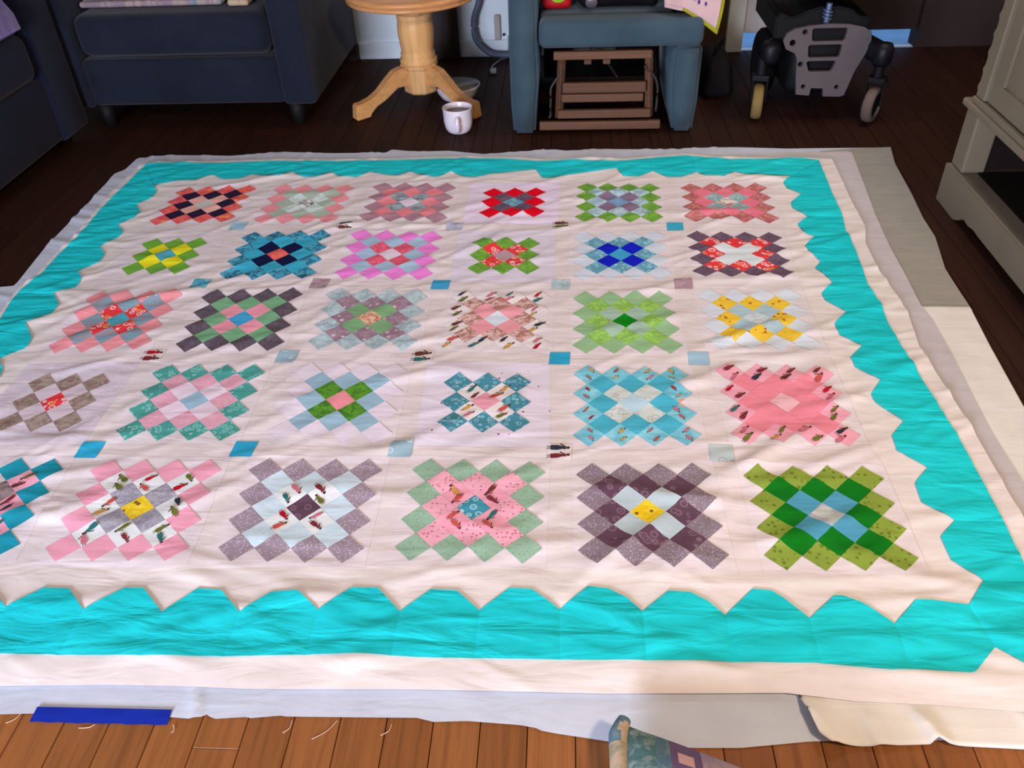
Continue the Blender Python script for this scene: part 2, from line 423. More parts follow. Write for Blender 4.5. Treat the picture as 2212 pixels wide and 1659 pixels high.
def tube(bm, pts, r, seg=10, mat=0, sub=6):
    """a round tube through pts (Catmull-Rom); r a radius or one per point"""
    P = [Vector(p) for p in pts]
    rr = r if isinstance(r, (list, tuple)) else [r] * len(P)
    out, ro = [], []
    for i in range(len(P) - 1):
        p0, p1, p2, p3 = P[max(i - 1, 0)], P[i], P[i + 1], P[min(i + 2, len(P) - 1)]
        for k in range(sub):
            t = k / sub
            out.append(0.5 * ((2 * p1) + (p2 - p0) * t + (2 * p0 - 5 * p1 + 4 * p2 - p3) * t * t + (3 * p1 - p0 - 3 * p2 + p3) * t ** 3))
            ro.append(rr[i] + (rr[i + 1] - rr[i]) * t)
    out.append(P[-1])
    ro.append(rr[-1])
    t = bmesh.new()
    rings = []
    up = Vector((0, 0, 1))
    for i, p in enumerate(out):
        d = (out[min(i + 1, len(out) - 1)] - out[max(i - 1, 0)]).normalized()
        u = d.cross(up)
        if u.length < 1e-3:
            u = d.cross(Vector((0, 1, 0)))
        u.normalize()
        w = d.cross(u).normalized()
        rings.append([t.verts.new(p + (u * math.cos(2 * math.pi * k / seg) + w * math.sin(2 * math.pi * k / seg)) * ro[i]) for k in range(seg)])
    for a, b in zip(rings, rings[1:]):
        for i in range(seg):
            j = (i + 1) % seg
            t.faces.new((a[i], a[j], b[j], b[i]))
    t.faces.new(rings[0])
    t.faces.new(list(reversed(rings[-1])))
    bmesh.ops.recalc_face_normals(t, faces=t.faces)
    join(bm, t, mat)


def plate(bm, outer, holes, depth, place, mat=0, bevel=0.0):
    """a flat plate with holes: outlines in 2-D (u, v), thickness along w; place(u, v, w) -> point"""
    t = bmesh.new()
    es = []
    for loop in [outer] + holes:
        vs_ = [t.verts.new((u, v, 0)) for u, v in loop]
        for i in range(len(vs_)):
            es.append(t.edges.new((vs_[i], vs_[(i + 1) % len(vs_)])))
    bmesh.ops.triangle_fill(t, use_beauty=True, edges=es)
    g = bmesh.ops.extrude_face_region(t, geom=list(t.faces))
    for v in [e for e in g['geom'] if isinstance(e, bmesh.types.BMVert)]:
        v.co.z += depth
    for v in t.verts:
        v.co = Vector(place(v.co.x, v.co.y, v.co.z))
    bmesh.ops.recalc_face_normals(t, faces=t.faces)
    join(bm, t, mat)


def resample(poly, n):
    P = np.array(poly, float)
    d = np.r_[0, np.cumsum(np.hypot(*(P[1:] - P[:-1]).T))]
    s = np.linspace(0, d[-1], n)
    return np.c_[np.interp(s, d, P[:, 0]), np.interp(s, d, P[:, 1])]


def grid_mesh(name, X, Y, Z):
    """X, Y, Z of one 2-D shape -> mesh of quads"""
    n, m = X.shape
    co = np.stack([X, Y, Z], -1).reshape(-1, 3)
    i = np.arange(n * m).reshape(n, m)
    q = np.stack([i[:-1, :-1], i[:-1, 1:], i[1:, 1:], i[1:, :-1]], -1).reshape(-1, 4)
    a, b, c = co[q[:, 0]], co[q[:, 1]], co[q[:, 2]]
    if np.cross(b - a, c - a)[:, 2].sum() < 0:
        q = q[:, ::-1]
    me = bpy.data.meshes.new(name)
    me.vertices.add(len(co))
    me.vertices.foreach_set('co', co.ravel())
    me.loops.add(q.size)
    me.loops.foreach_set('vertex_index', q.ravel().astype(np.int32))
    me.polygons.add(len(q))
    me.polygons.foreach_set('loop_start', np.arange(0, q.size, 4, dtype=np.int32))
    me.polygons.foreach_set('loop_total', np.full(len(q), 4, dtype=np.int32))
    me.polygons.foreach_set('use_smooth', [True] * len(q))
    me.update(calc_edges=True)
    me.validate()
    return me


def coons(left, right, bottom, top, n, m):
    """a sheet filling four boundary lines (left/right run bottom->top, bottom/top run left->right)"""
    L, Rr, B, T = resample(left, n), resample(right, n), resample(bottom, m), resample(top, m)
    B[0] = L[0]; B[-1] = Rr[0]; T[0] = L[-1]; T[-1] = Rr[-1]
    v = np.linspace(0, 1, n)[:, None, None]
    u = np.linspace(0, 1, m)[None, :, None]
    S = (1 - u) * L[:, None] + u * Rr[:, None] + (1 - v) * B[None] + v * T[None]
    S -= (1 - u) * (1 - v) * L[0] + u * (1 - v) * Rr[0] + (1 - u) * v * L[-1] + u * v * Rr[-1]
    return S[..., 0], S[..., 1]


# ------------------------------------------------------------------ how the cloth lies: creases and swells of the quilt top
rng = np.random.default_rng(5)
NW = 560
WX = rng.uniform(-1.25, 1.3, NW)
WY = rng.uniform(-1.1, 1.05, NW)
WT = np.radians(rng.normal(28, 20, NW))
WL = rng.uniform(0.05, 0.19, NW)
WS = rng.uniform(0.008, 0.019, NW)
WA = rng.uniform(0.0013, 0.0040, NW) * (WS / 0.013) ** 0.8
right_part = WX > 0.55
WT[right_part] = np.radians(rng.normal(20, 14, right_part.sum()))
WA[right_part] *= 1.35
front_part = WY < -0.82
WT[front_part] = np.radians(rng.normal(-6, 16, front_part.sum()))
WA[front_part] *= 0.8
SWELL = [(rng.uniform(3, 8), rng.uniform(0, 6.28), rng.uniform(0, 6.28)) for _ in range(7)]


def lay(x, y):
    """height of the quilt top over the floor at (x, y)"""
    x, y = np.asarray(x, float), np.asarray(y, float)
    h = np.full(x.shape, 0.0135)
    t = np.clip((-1.075 - y) / 0.07, 0, 1)
    h = h - 0.0045 * t * t
    for f, a, p in SWELL:
        h = h + 0.0004 * np.sin(f * (x * math.cos(a) + y * math.sin(a)) + p)
    for k in range(NW):
        dx, dy = x - WX[k], y - WY[k]
        c, s = math.cos(WT[k]), math.sin(WT[k])
        u, v = (dx * c + dy * s) / WL[k], (-dx * s + dy * c) / WS[k]
        h = h + WA[k] * np.exp(-u * u - v * v)
    return h


def drape(name, X, Y, dz):
    return grid_mesh(name, X, Y, lay(X, Y) + dz)


def quad_sheet(c, n, m, dz, name='sheet'):
    """c = [bottom-left, bottom-right, top-left, top-right] in the plane, laid on the quilt"""
    c = [np.array(p) for p in c]
    u = np.linspace(0, 1, m)[None, :, None]
    v = np.linspace(0, 1, n)[:, None, None]
    S = (1 - u) * (1 - v) * c[0] + u * (1 - v) * c[1] + (1 - u) * v * c[2] + u * v * c[3]
    return drape(name, S[..., 0], S[..., 1], dz)
# ------------------------------------------------------------------ the room
MAT = {}
MAT['wall'] = simple('wall_paint', (222, 234, 238), 0.8, 0.15, vary=0.04)
MAT['room_wall'] = simple('room_wall_paint', (150, 140, 132), 0.9, 0.1, vary=0.04)
MAT['trim_cream'] = simple('trim_cream', (222, 220, 202), 0.6, 0.3, vary=0.05)
MAT['dark_wood'] = wood('dark_trim_wood', (52, 40, 34), 0.7, 'z')
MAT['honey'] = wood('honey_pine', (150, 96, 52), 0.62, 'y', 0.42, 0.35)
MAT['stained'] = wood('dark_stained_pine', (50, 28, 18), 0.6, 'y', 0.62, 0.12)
MAT['gap'] = simple('floor_gap', (30, 18, 12), 0.9, 0.05)
MAT['door_grey'] = simple('door_grey', (206, 200, 194), 0.8, 0.1, vary=0.08, scale=4)
MAT['door_brown'] = simple('door_brown', (58, 48, 45), 0.8, 0.1, vary=0.1, scale=4)
MAT['step'] = simple('pale_step', (205, 215, 225), 0.8, 0.2)

XL, XR, YF, YB, HT = -2.75, 2.75, -4.6, 2.34, 2.45


def structure(name, bm, mat, parent=None):
    o = obj(name, bm, mat, parent)
    if parent is None:
        o['kind'] = 'structure'
    return o


def slab(name, x0, x1, y0, y1, z0, z1, mat, r=0.0, parent=None):
    bm = bmesh.new()
    box(bm, x0, x1, y0, y1, z0, z1, r)
    return structure(name, bm, mat, parent)


floor = slab('floor', XL, XR, YF, YB + 0.02, -0.06, -0.0165, MAT['gap'])
# floor boards: honey pine in the front of the room, dark-stained beyond
W = 0.0765
nb = int((XR - XL) / W)
board_mesh = {}
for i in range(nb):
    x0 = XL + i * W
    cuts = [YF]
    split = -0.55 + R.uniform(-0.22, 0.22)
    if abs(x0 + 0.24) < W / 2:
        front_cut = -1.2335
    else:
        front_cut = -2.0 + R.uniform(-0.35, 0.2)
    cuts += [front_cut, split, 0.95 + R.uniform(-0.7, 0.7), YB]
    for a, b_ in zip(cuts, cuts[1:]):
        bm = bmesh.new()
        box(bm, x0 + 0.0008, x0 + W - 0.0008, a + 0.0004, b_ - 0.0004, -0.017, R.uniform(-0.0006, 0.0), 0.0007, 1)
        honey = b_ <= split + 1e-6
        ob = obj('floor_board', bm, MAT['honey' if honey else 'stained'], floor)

# walls
slab('wall_back', XL, 1.125, YB, YB + 0.1, -0.05, HT, MAT['wall'])
slab('baseboard_back', -0.66, 1.125, YB - 0.014, YB - 0.0005, 0.0, 0.078, MAT['wall'], 0.004)
slab('trim_1', 1.128, 1.207, YB - 0.03, YB + 0.1, 0.0, HT, MAT['trim_cream'], 0.004)
slab('trim_2', -0.305, -0.155, YB - 0.045, YB - 0.015, 0.0, HT, MAT['dark_wood'], 0.004)
slab('trim_3', -0.80, -0.665, YB - 0.045, YB - 0.001, 0.0, HT, MAT['dark_wood'], 0.004)
slab('wall_back_far', 2.03, XR, YB, YB + 0.1, -0.05, HT, MAT['door_brown'])
slab('trim_4', 1.207, 2.03, YB + 0.0, YB + 0.1, 2.05, HT, MAT['trim_cream'], 0.004)
bm = bmesh.new()
box(bm, 1.2075, 1.525, YB + 0.02, YB + 0.055, 0.076, 2.04, 0.004)
door = structure('door_1', bm, MAT['door_grey'])
bm = bmesh.new()
box(bm, 1.530, 2.026, YB + 0.02, YB + 0.055, 0.076, 2.04, 0.004)
obj('door_leaf', bm, MAT['door_brown'], door)['label'] = 'dark brown door leaf'
slab('floor_outside', 1.0, 2.6, YB + 0.021, YB + 1.6, -0.05, -0.004, MAT['step'])
slab('wall_left', XL - 0.1, XL, YF, YB, -0.05, HT, MAT['room_wall'])
slab('wall_right', XR, XR + 0.1, YF, YB, -0.05, HT, MAT['room_wall'])
slab('wall_front', XL, XR, YF - 0.1, YF, -0.05, HT, MAT['room_wall'])
slab('ceiling', XL - 0.1, XR + 0.1, YF - 0.1, YB + 0.1, HT, HT + 0.1, MAT['room_wall'])

# ------------------------------------------------------------------ cloth colours
P_ = dye
F = {}


def fab(key, c, zone, kind='plain', c2=None, scale=60.0, c3=None, r0=0.22, **kw):
    if isinstance(c[0], float):
        F[key] = fabric('cotton_' + key, c, **kw)
        return
    F[key] = fabric('cotton_' + key, P_(c, zone), kind, P_(c2, zone) if c2 else None, scale, P_(c3, zone) if c3 else None, r0, **kw)


fab('cream', (0.85, 0.8, 0.77), 0)
fab('cream_sash', (0.83, 0.77, 0.765), 0)
fab('block_white', (0.84, 0.785, 0.81), 0)
fab('block_white_dotted', (218, 197, 210), 3, 'dots', (150, 60, 105), 34.0, None, 0.08)
fab('block_faint_print', (208, 188, 198), 3, 'mottle', (205, 180, 190), 40.0)
fab('teal_border', (30, 196, 202), 4, tone=True, crease=0.018)
fab('backing', (0.62, 0.69, 0.80), 0, crease=0.004)
fab('grey_backing', (0.36, 0.355, 0.31), 0, crease=0.004)
fab('batting', (0.60, 0.575, 0.60), 0, crease=0.004)
fab('batting_greenish', (0.84, 0.83, 0.78), 0, crease=0.004)
fab('coral_floral', (216, 88, 84), 1, 'floral', (190, 40, 80), 45.0, (225, 120, 70))
fab('black_navy', (32, 22, 48), 1)
fab('salmon', (222, 148, 145), 1)
fab('grey', (176, 172, 176), 1)
fab('pink_dusty', (222, 126, 138), 1)
fab('sage_grey', (150, 160, 152), 1)
fab('aqua_print', (165, 180, 182), 1, 'mottle', (195, 200, 205), 60.0)
fab('white_figure', (200, 195, 200), 1, 'mottle', (90, 90, 100), 34.0)
fab('mauve', (152, 112, 130), 1)
fab('salmon_pink', (214, 114, 128), 1)
fab('blue_grey_print', (138, 150, 164), 1, 'mottle', (110, 110, 120), 38.0)
fab('lavender_white', (208, 182, 198), 2)
fab('red', (208, 0, 26), 2)
fab('dark_plum', (90, 66, 84), 2, 'mottle', (105, 80, 95), 60.0)
fab('blue_floral', (96, 132, 152), 2, 'floral', (150, 180, 190), 60.0)
fab('moss', (110, 150, 52), 2, 'mottle', (90, 130, 50), 40.0)
fab('pale_blue_grey', (142, 156, 172), 2, 'mottle', (170, 185, 190), 40.0)
fab('plum_grey', (116, 98, 122), 2, 'mottle', (130, 90, 110), 40.0)
fab('denim', (98, 124, 156), 2, 'mottle', (120, 145, 175), 60.0)
fab('rose_pink', (214, 106, 122), 2)
fab('dusty_rose', (188, 112, 110), 2, 'mottle', (160, 80, 80), 50.0)
fab('grey_green', (128, 146, 146), 2, 'mottle', (150, 165, 170), 40.0)
fab('white_red', (214, 200, 190), 2, 'mottle', (180, 110, 110), 34.0)
fab('yellow', (228, 190, 28), 1)
fab('leaf_green', (98, 148, 52), 1)
fab('steel_teal', (70, 142, 165), 1)
fab('navy', (10, 16, 52), 2)
fab('teal', (52, 146, 172), 2)
fab('teal_floral', (72, 146, 170), 2, 'mottle', (40, 90, 115), 48.0)
fab('red_floral', (212, 50, 54), 2, 'floral', (240, 190, 190), 50.0, (220, 110, 60))
fab('bright_pink', (234, 112, 182), 2)
fab('coral_red', (228, 92, 116), 2, 'mottle', (200, 70, 90), 60.0)
fab('slate', (152, 166, 186), 2)
fab('mauve_grey', (168, 132, 142), 2)
fab('grey_lavender', (200, 180, 192), 2)
fab('royal', (12, 22, 166), 2)
fab('river_blue', (58, 140, 180), 2)
fab('blue_teal_floral', (92, 138, 158), 2, 'floral', (150, 185, 195), 70.0)
fab('ice_blue', (190, 186, 202), 2)
fab('pale_grey', (198, 194, 208), 2)
fab('sage', (116, 160, 122), 3)
fab('pink', (235, 142, 158), 3)
fab('grey_teal_print', (118, 148, 162), 3, 'mottle', (150, 130, 140), 36.0)
fab('plum', (86, 70, 80), 3, 'mottle', (100, 84, 94), 60.0)
fab('beige_print', (210, 170, 146), 3, 'mottle', (180, 90, 70), 40.0)
fab('fern', (122, 158, 114), 3)
fab('mauve_print', (142, 108, 124), 3, 'mottle', (160, 128, 140), 55.0, (205, 175, 185))
fab('pale_print', (180, 190, 194), 3, 'mottle', (155, 165, 175), 45.0)
fab('coral', (244, 146, 156), 3)
fab('rose_print', (212, 170, 166), 3, 'mottle', (170, 110, 100), 46.0)
fab('cream_figures', (222, 202, 204), 3)
fab('emerald', (6, 128, 14), 3)
fab('grey_sage', (156, 176, 158), 3)
fab('lime_print_soft', (130, 166, 78), 3, 'mottle', (150, 190, 90), 50.0)
fab('sage_light', (142, 172, 128), 3)
fab('white_print', (206, 206, 212), 3, 'mottle', (185, 185, 195), 40.0)
fab('cloud_blue', (166, 182, 192), 3)
fab('yellow_print', (238, 178, 48), 3, 'mottle', (240, 185, 60), 62.0, (165, 85, 45))
fab('pale_sky', (205, 203, 216), 3)
fab('tan_floral', (162, 136, 126), 3, 'mottle', (135, 105, 98), 46.0)
fab('faint_pink', (208, 182, 192), 3)
fab('water_blue', (156, 182, 200), 4)
fab('blush', (232, 204, 216), 4)
fab('rose', (224, 156, 176), 4, 'mottle', (230, 165, 180), 40.0)
fab('sea_green_floral', (78, 156, 146), 4, 'floral', (150, 200, 190), 60.0)
fab('coral_solid', (244, 142, 152), 4)
fab('green_print', (96, 150, 46), 4, 'mottle', (70, 120, 40), 55.0)
fab('blush_white', (232, 210, 222), 4)
fab('teal_print', (72, 132, 150), 4, 'floral', (150, 190, 200), 75.0)
fab('rosy', (246, 156, 174), 4)
fab('turquoise', (76, 172, 196), 4)
fab('sky_figures', (116, 186, 206), 4, 'mottle', (140, 200, 215), 20.0, (226, 150, 120))
fab('grey_white_floral', (212, 212, 208), 4, 'floral', (185, 180, 180), 42.0)
fab('ice', (184, 204, 216), 4)
fab('coral_deep', (236, 132, 148), 4)
fab('pink_figures', (240, 160, 178), 4)
fab('pale_pink', (246, 178, 188), 4)
fab('deep_teal', (30, 142, 162), 4)
fab('taupe', (150, 125, 125), 4, 'mottle', (120, 95, 95), 40.0)
fab('candy', (240, 158, 178), 4)
fab('yellow_flower', (246, 190, 20), 4, 'mottle', (250, 205, 60), 60.0, (130, 80, 40))
fab('grey_mauve_floral', (152, 142, 156), 4, 'mottle', (175, 165, 175), 70.0)
fab('white_figures', (228, 222, 222), 4)
fab('sky_white', (204, 214, 226), 4)
fab('mauve_dots', (158, 134, 146), 4, 'dots', (206, 190, 196), 210.0)
fab('dark_plum_floral', (98, 66, 82), 4, 'floral', (136, 102, 116), 48.0)
fab('pink_dotted', (246, 166, 182), 4, 'dots', (205, 110, 125), 115.0)
fab('sage_dots', (150, 176, 152), 4, 'dots', (130, 156, 134), 150.0)
fab('teal_bold_floral', (66, 140, 160), 4, 'floral', (180, 212, 220), 58.0)
fab('mist', (208, 213, 214), 5)
fab('mauve_dots_warm', (156, 130, 138), 5, 'dots', (206, 184, 186), 210.0)
fab('pearl_print', (222, 216, 206), 5, 'mottle', (200, 185, 190), 34.0)
fab('sky', (92, 166, 192), 5)
fab('kelly', (16, 124, 26), 5)
fab('lime_print', (156, 170, 66), 5, 'dots', (118, 134, 44), 75.0)
fab('blue_stone', (132, 160, 182), 1)
fab('grey_lilac', (150, 140, 158), 2, 'mottle', (180, 170, 190), 60.0)
fab('teal_leaf', (60, 130, 162), 1, 'mottle', (90, 155, 180), 60.0)
fab('lagoon', (44, 152, 188), 3)
fab('rose_grey', (158, 122, 134), 3, 'mottle', (176, 140, 150), 60.0)
fab('multi_print', (186, 190, 192), 4, 'floral', (165, 160, 175), 42.0)
fab('aqua_flower', (152, 172, 184), 4, 'floral', (196, 204, 210), 50.0)

# block -> (centre, first ring, second ring, third ring, background, label)
BW, BD, BF = 'block_white', 'block_white_dotted', 'block_faint_print'
DESIGN = {
 '11': ('grey', 'salmon', 'black_navy', 'coral_floral', BW, 'granny square block with black ring in coral floral, back left corner'),
 '12': ('white_figure', 'aqua_print', 'sage_grey', 'pink_dusty', BW, 'grey sage block edged in dusty pink, second of the back row'),
 '13': ('lavender_white', 'blue_grey_print', 'salmon_pink', 'mauve', BW, 'salmon block edged in mauve with blue grey flower, back row'),
 '14': ('blue_floral', 'dark_plum', 'red', None, 'lavender_white', 'red and plum block with blue centre, back row'),
 '15': ('denim', 'plum_grey', 'pale_blue_grey', 'moss', BW, 'blue grey block edged in moss green, back row'),
 '16': ('white_red', 'grey_green', 'rose_pink', 'dusty_rose', BW, 'rose pink block with grey green flower, back right corner'),
 '21': ('steel_teal', 'yellow', 'leaf_green', None, BW, 'yellow and green block with teal centre'),
 '22': ('coral_floral', 'navy', 'teal', 'teal_floral', BW, 'teal block with navy cross and orange centre'),
 '23': ('lavender_white', 'coral_red', 'slate', 'bright_pink', BW, 'bright pink block with slate blue ring'),
 '24': ('mauve_grey', 'red_floral', 'moss', None, 'grey_lavender', 'green block with four red floral squares'),
 '25': ('river_blue', 'royal', 'blue_teal_floral', 'ice_blue', BW, 'block with royal blue cross on blue floral'),
 '26': ('pale_grey', 'pale_grey', 'red_floral', 'dark_plum', BW, 'dark plum block with red floral ring around pale grey cross'),
 '31': ('steel_teal', 'red_floral', 'grey_teal_print', 'pink_dusty', BW, 'pink edged block with red floral cross, left side'),
 '32': ('river_blue', 'pink', 'sage', 'plum', BW, 'dark plum edged block with sage green and pink'),
 '33': ('beige_print', 'fern', 'mauve_print', 'pale_print', BW, 'pale blue grey edged block with mauve and fern green'),
 '34': ('pale_sky', 'coral', 'rose_print', 'cream_figures', BW, 'coral pink block edged with little figures on cream'),
 '35': ('emerald', 'grey_sage', 'lime_print_soft', 'sage_light', BW, 'sage green block with emerald centre'),
 '36': ('white_print', 'cloud_blue', 'yellow_print', 'pale_sky', BW, 'block with ring of yellow print squares'),
 '41': ('red_floral', 'faint_pink', 'tan_floral', None, BF, 'tan floral block with red centre at left edge'),
 '42': ('water_blue', 'blush', 'rose', 'sea_green_floral', BW, 'rose pink block edged in sea green floral'),
 '43': ('coral_solid', 'green_print', 'water_blue', 'blush_white', BW, 'pale blue block with green print and coral centre'),
 '44': ('rosy', 'cream_figures', 'teal_print', None, BD, 'block with eight teal print squares and pink centre'),
 '45': ('ice', 'grey_white_floral', 'turquoise', 'sky_figures', BW, 'sky blue block with turquoise ring'),
 '46': ('pale_pink', 'coral_deep', 'coral_deep', 'pink_figures', BW, 'coral pink block edged with figures on pink'),
 '51': ('yellow_flower', 'taupe', 'pink_figures', 'deep_teal', BW, 'block edged in deep teal cut off by the left frame edge'),
 '52': ('yellow_flower', 'grey_mauve_floral', 'white_figures', 'candy', BW, 'candy pink edged block with figures on white and yellow centre'),
 '53': ('dark_plum_floral', 'white_figures', 'sky_white', 'mauve_dots', BW, 'mauve dotted edged block with pale sky ring'),
 '54': ('teal_bold_floral', 'rosy', 'pink_dotted', 'sage_dots', BW, 'pink block edged in dotted sage green'),
 '55': ('yellow_flower', 'mist', 'dark_plum_floral', 'mauve_dots_warm', BW, 'mauve and dark plum block with pale cross and yellow centre'),
 '56': ('pearl_print', 'sky', 'kelly', 'lime_print', BW, 'lime and kelly green block with sky blue cross, front right'),
}
FIGURED = {'34': (3,), '45': (3,), '44': (1,), '46': (3,), '51': (2,), '52': (2,), '53': (1,), '54': (1,)}
RINGS = [[(0, 0)], [(1, 1), (1, -1), (-1, 1), (-1, -1)],
         [(0, 2), (0, -2), (2, 0), (-2, 0), (2, 2), (2, -2), (-2, 2), (-2, -2)],
         [(a, b) for a in (-3, -1, 1, 3) for b in (-3, -1, 1, 3) if abs(a) == 3 or abs(b) == 3]]

# ------------------------------------------------------------------ backing, wadding and quilt top
O = OUTLINE
back_left = [(-1.62, -1.20), (-1.60, -0.6), (-1.56, 0.10)] + O['back_left'][::-1][1:]
back_bot = [(-1.62, -1.20), (-1.2, -1.19)] + O['back_bot'] + [(1.30, -1.17)]
back_right = [(1.30, -1.17), (1.36, -0.9), (1.385, -0.6)] + [(p[0] - 0.008, p[1]) for p in O['back_right']]
X, Y = coons(back_left, back_right, back_bot, [tuple(p) for p in O['back_top'][::-1][:-1]] + [(1.55, 1.131)], 240, 300)
h = 0.0025 + 0.0006 * np.sin(9 * X + 4 * Y) * np.sin(7 * Y)
u = (X + 0.247 + 0.35 * (Y + 1.15)) / 0.0055
h += 0.005 * np.exp(-u * u) * (Y < -0.9)
for k in range(46):
    a, t = R.uniform(-1.5, 1.5), R.uniform(-0.5, 0.5)
    q = ((X - a) + t * (Y - 1.1)) / R.uniform(0.006, 0.016)
    h += R.uniform(0.001, 0.0035) * (X < 0.95) * np.exp(-q * q) * np.clip((Y - 1.02) / 0.06, 0, 1)
for k in range(16):
    a = R.uniform(0.1, 1.0)
    q = ((Y - a) + 0.3 * (X + 1.3)) / R.uniform(0.008, 0.02)
    h += R.uniform(0.001, 0.004) * np.exp(-q * q) * np.clip((-1.2 - X) / 0.06, 0, 1)
backing = setp(obj('quilt_backing', grid_mesh('quilt_backing', X, Y, h), F['backing']),
               'pale grey-lilac backing fabric spread on the floor under the quilt, ragged edge showing', 'backing fabric')

# second length of backing: overlaps on the right and runs out in front as a flap
sr = O['strip_right']
X, Y = coons([(0.7486, -1.1106), (0.72, -0.95), (0.76, -0.4), (1.1, 0.045)], [(1.44, -1.2), (1.43, -0.9)] + sr[2:],
             O['flap'][0:1] + O['flap'][1:] + [(1.44, -1.2)], [(1.1, 0.045), (1.36, 0.05), (1.4455, 0.048)], 150, 170)
h = 0.0045 + 0.0006 * np.sin(11 * X + 3 * Y)
ft = np.clip((-1.128 - Y) / 0.03, 0, 1)
for x0, s, w, A in ((0.93, 0.36, 0.012, 0.011), (1.10, 0.34, 0.02, 0.008), (0.845, 0.22, 0.012, 0.005), (1.2, 0.3, 0.02, 0.006)):
    q = (X - x0 + s * (Y + 1.15)) / w
    h += A * np.where(q > 0, np.exp(-q * q * 0.35), np.exp(-q * q * 2.5)) * ft
e = np.clip((X - (0.7486 - 0.42 * (Y + 1.11))) / 0.045, 0, 1)
h += 0.016 * (1 - e) ** 2 * np.clip((-1.115 - Y) / 0.03, 0, 1)
flap = setp(obj('backing_strip', grid_mesh('backing_strip', X, Y, h), F['batting_greenish']),
            'off-white cloth strip with folded flap in front of the quilt, lower right', 'backing fabric')
so = flap.modifiers.new('cloth_thickness', 'SOLIDIFY')
so.thickness = 0.002
so.offset = 1

br = [tuple(p) for p in O['back_right'] if p[1] > 0.04]
X, Y = coons([(1.27, 0.03), (1.30, 1.10)], [(1.447, 0.03)] + [(p[0] + 0.002, p[1]) for p in br], [(1.27, 0.03), (1.447, 0.03)], [(1.30, 1.10), (1.45, 1.122), (1.5605, 1.129)], 90, 60)
h = 0.0042 + 0.0004 * np.sin(17 * Y + 5 * X)  # separate grey-green sheet laid over the backing along its right edge
gb = setp(obj('backing_length', grid_mesh('backing_length', X, Y, h), F['grey_backing']),
          'grey-green sheet over the right edge of the backing beside the quilt', 'backing fabric')

lav = [(1.302, -1.1)] + O['lav_right'][2:]
X, Y = coons([(-1.15, -1.1), (-1.15, 1.0)], lav, [(-1.15, -1.1), (1.302, -1.1)], [(-1.15, 1.0), (1.0, 1.075), (1.4124, 1.0961)], 120, 120)
h = 0.0062 + 0.0005 * np.sin(13 * Y + 3 * X) * np.clip((X - 1.2) / 0.05, 0, 1) + 0.0022 * np.clip((X - 0.72) / 0.05, 0, 1) * np.clip((0.2 - Y) / 0.15, 0, 1)
wad = setp(obj('quilt_wadding', grid_mesh('quilt_wadding', X, Y, h), F['batting']),
           'soft lilac-grey wadding layer showing as a band right of the quilt top', 'wadding')

q_left = [(-1.245, -1.145), (-1.235, -0.7)] + O['q_left'][::-1]
q_bot = [(-1.245, -1.145)] + O['q_bot'][:-1] + [(1.255, -1.147)]
q_right = [(1.255, -1.147), (1.265, -0.95)] + O['q_right'][2:]
q_top = O['q_top'][::-1]
X, Y = coons(q_left, q_right, q_bot, q_top, 380, 410)
Z = lay(X, Y)
quilt = setp(obj('quilt', grid_mesh('quilt', X, Y, Z), F['cream']),
             'large patchwork quilt top with granny square blocks and teal scalloped border spread on the floor', 'quilt')

# the teal scalloped border, one piece from seam to seam
def border_side(inner, valleys, outer, axis, start_outer=None, end_outer=None):
    inner = [tuple(p) for p in inner]
    idx, last = [], 0
    for v in valleys:
        k = min(range(last, len(inner)), key=lambda i: (inner[i][0] - v[0]) ** 2 + (inner[i][1] - v[1]) ** 2)
        idx.append(k)
        last = k + 1
    out = sorted([tuple(p) for p in outer], key=lambda p: p[axis])
    oa = [p[axis] for p in out]
    ob_ = [p[1 - axis] for p in out]

    def on_outer(s):
        v = float(np.interp(s, oa, ob_))
        return (s, v) if axis == 0 else (v, s)
    n = len(idx) - 1
    for j in range(n):
        a, b_ = inner[idx[j]], inner[idx[j + 1]]
        ins = inner[idx[j]:idx[j + 1] + 1]
        s0, s1 = a[axis], b_[axis]
        mid = [p for p in out if min(s0, s1) < p[axis] < max(s0, s1)]
        mid.sort(key=lambda p: p[axis], reverse=s1 < s0)
        outs = [on_outer(s0)] + mid + [on_outer(s1)]
        if j == 0 and start_outer:
            outs = start_outer + [on_outer(s1)]
        if j == n - 1 and end_outer:
            outs = [on_outer(s0)] + end_outer
        m_ = 23
        I = np.concatenate([resample(ins, m_)])
        # keep the corners of the scallop
        d = np.r_[0, np.cumsum([math.dist(p, q) for p, q in zip(ins, ins[1:])])]
        for p, dd in zip(ins, d / d[-1]):
            I[int(round(dd * (m_ - 1)))] = p
        U = resample(outs, m_)
        t = np.linspace(0, 1, 17)[:, None, None]
        S = (1 - t) * I[None] + t * U[None]
        Zb = lay(S[..., 0], S[..., 1]) + 0.0016
        sv = np.linspace(0, 1, m_)[None, :]
        Zb = Zb + 0.0016 * np.minimum(1, np.minimum(sv, 1 - sv) / 0.12) ** 0.5 - 0.0001
        obj('border_scallop', grid_mesh('border_scallop', S[..., 0], S[..., 1], Zb), F['teal_border'], quilt)


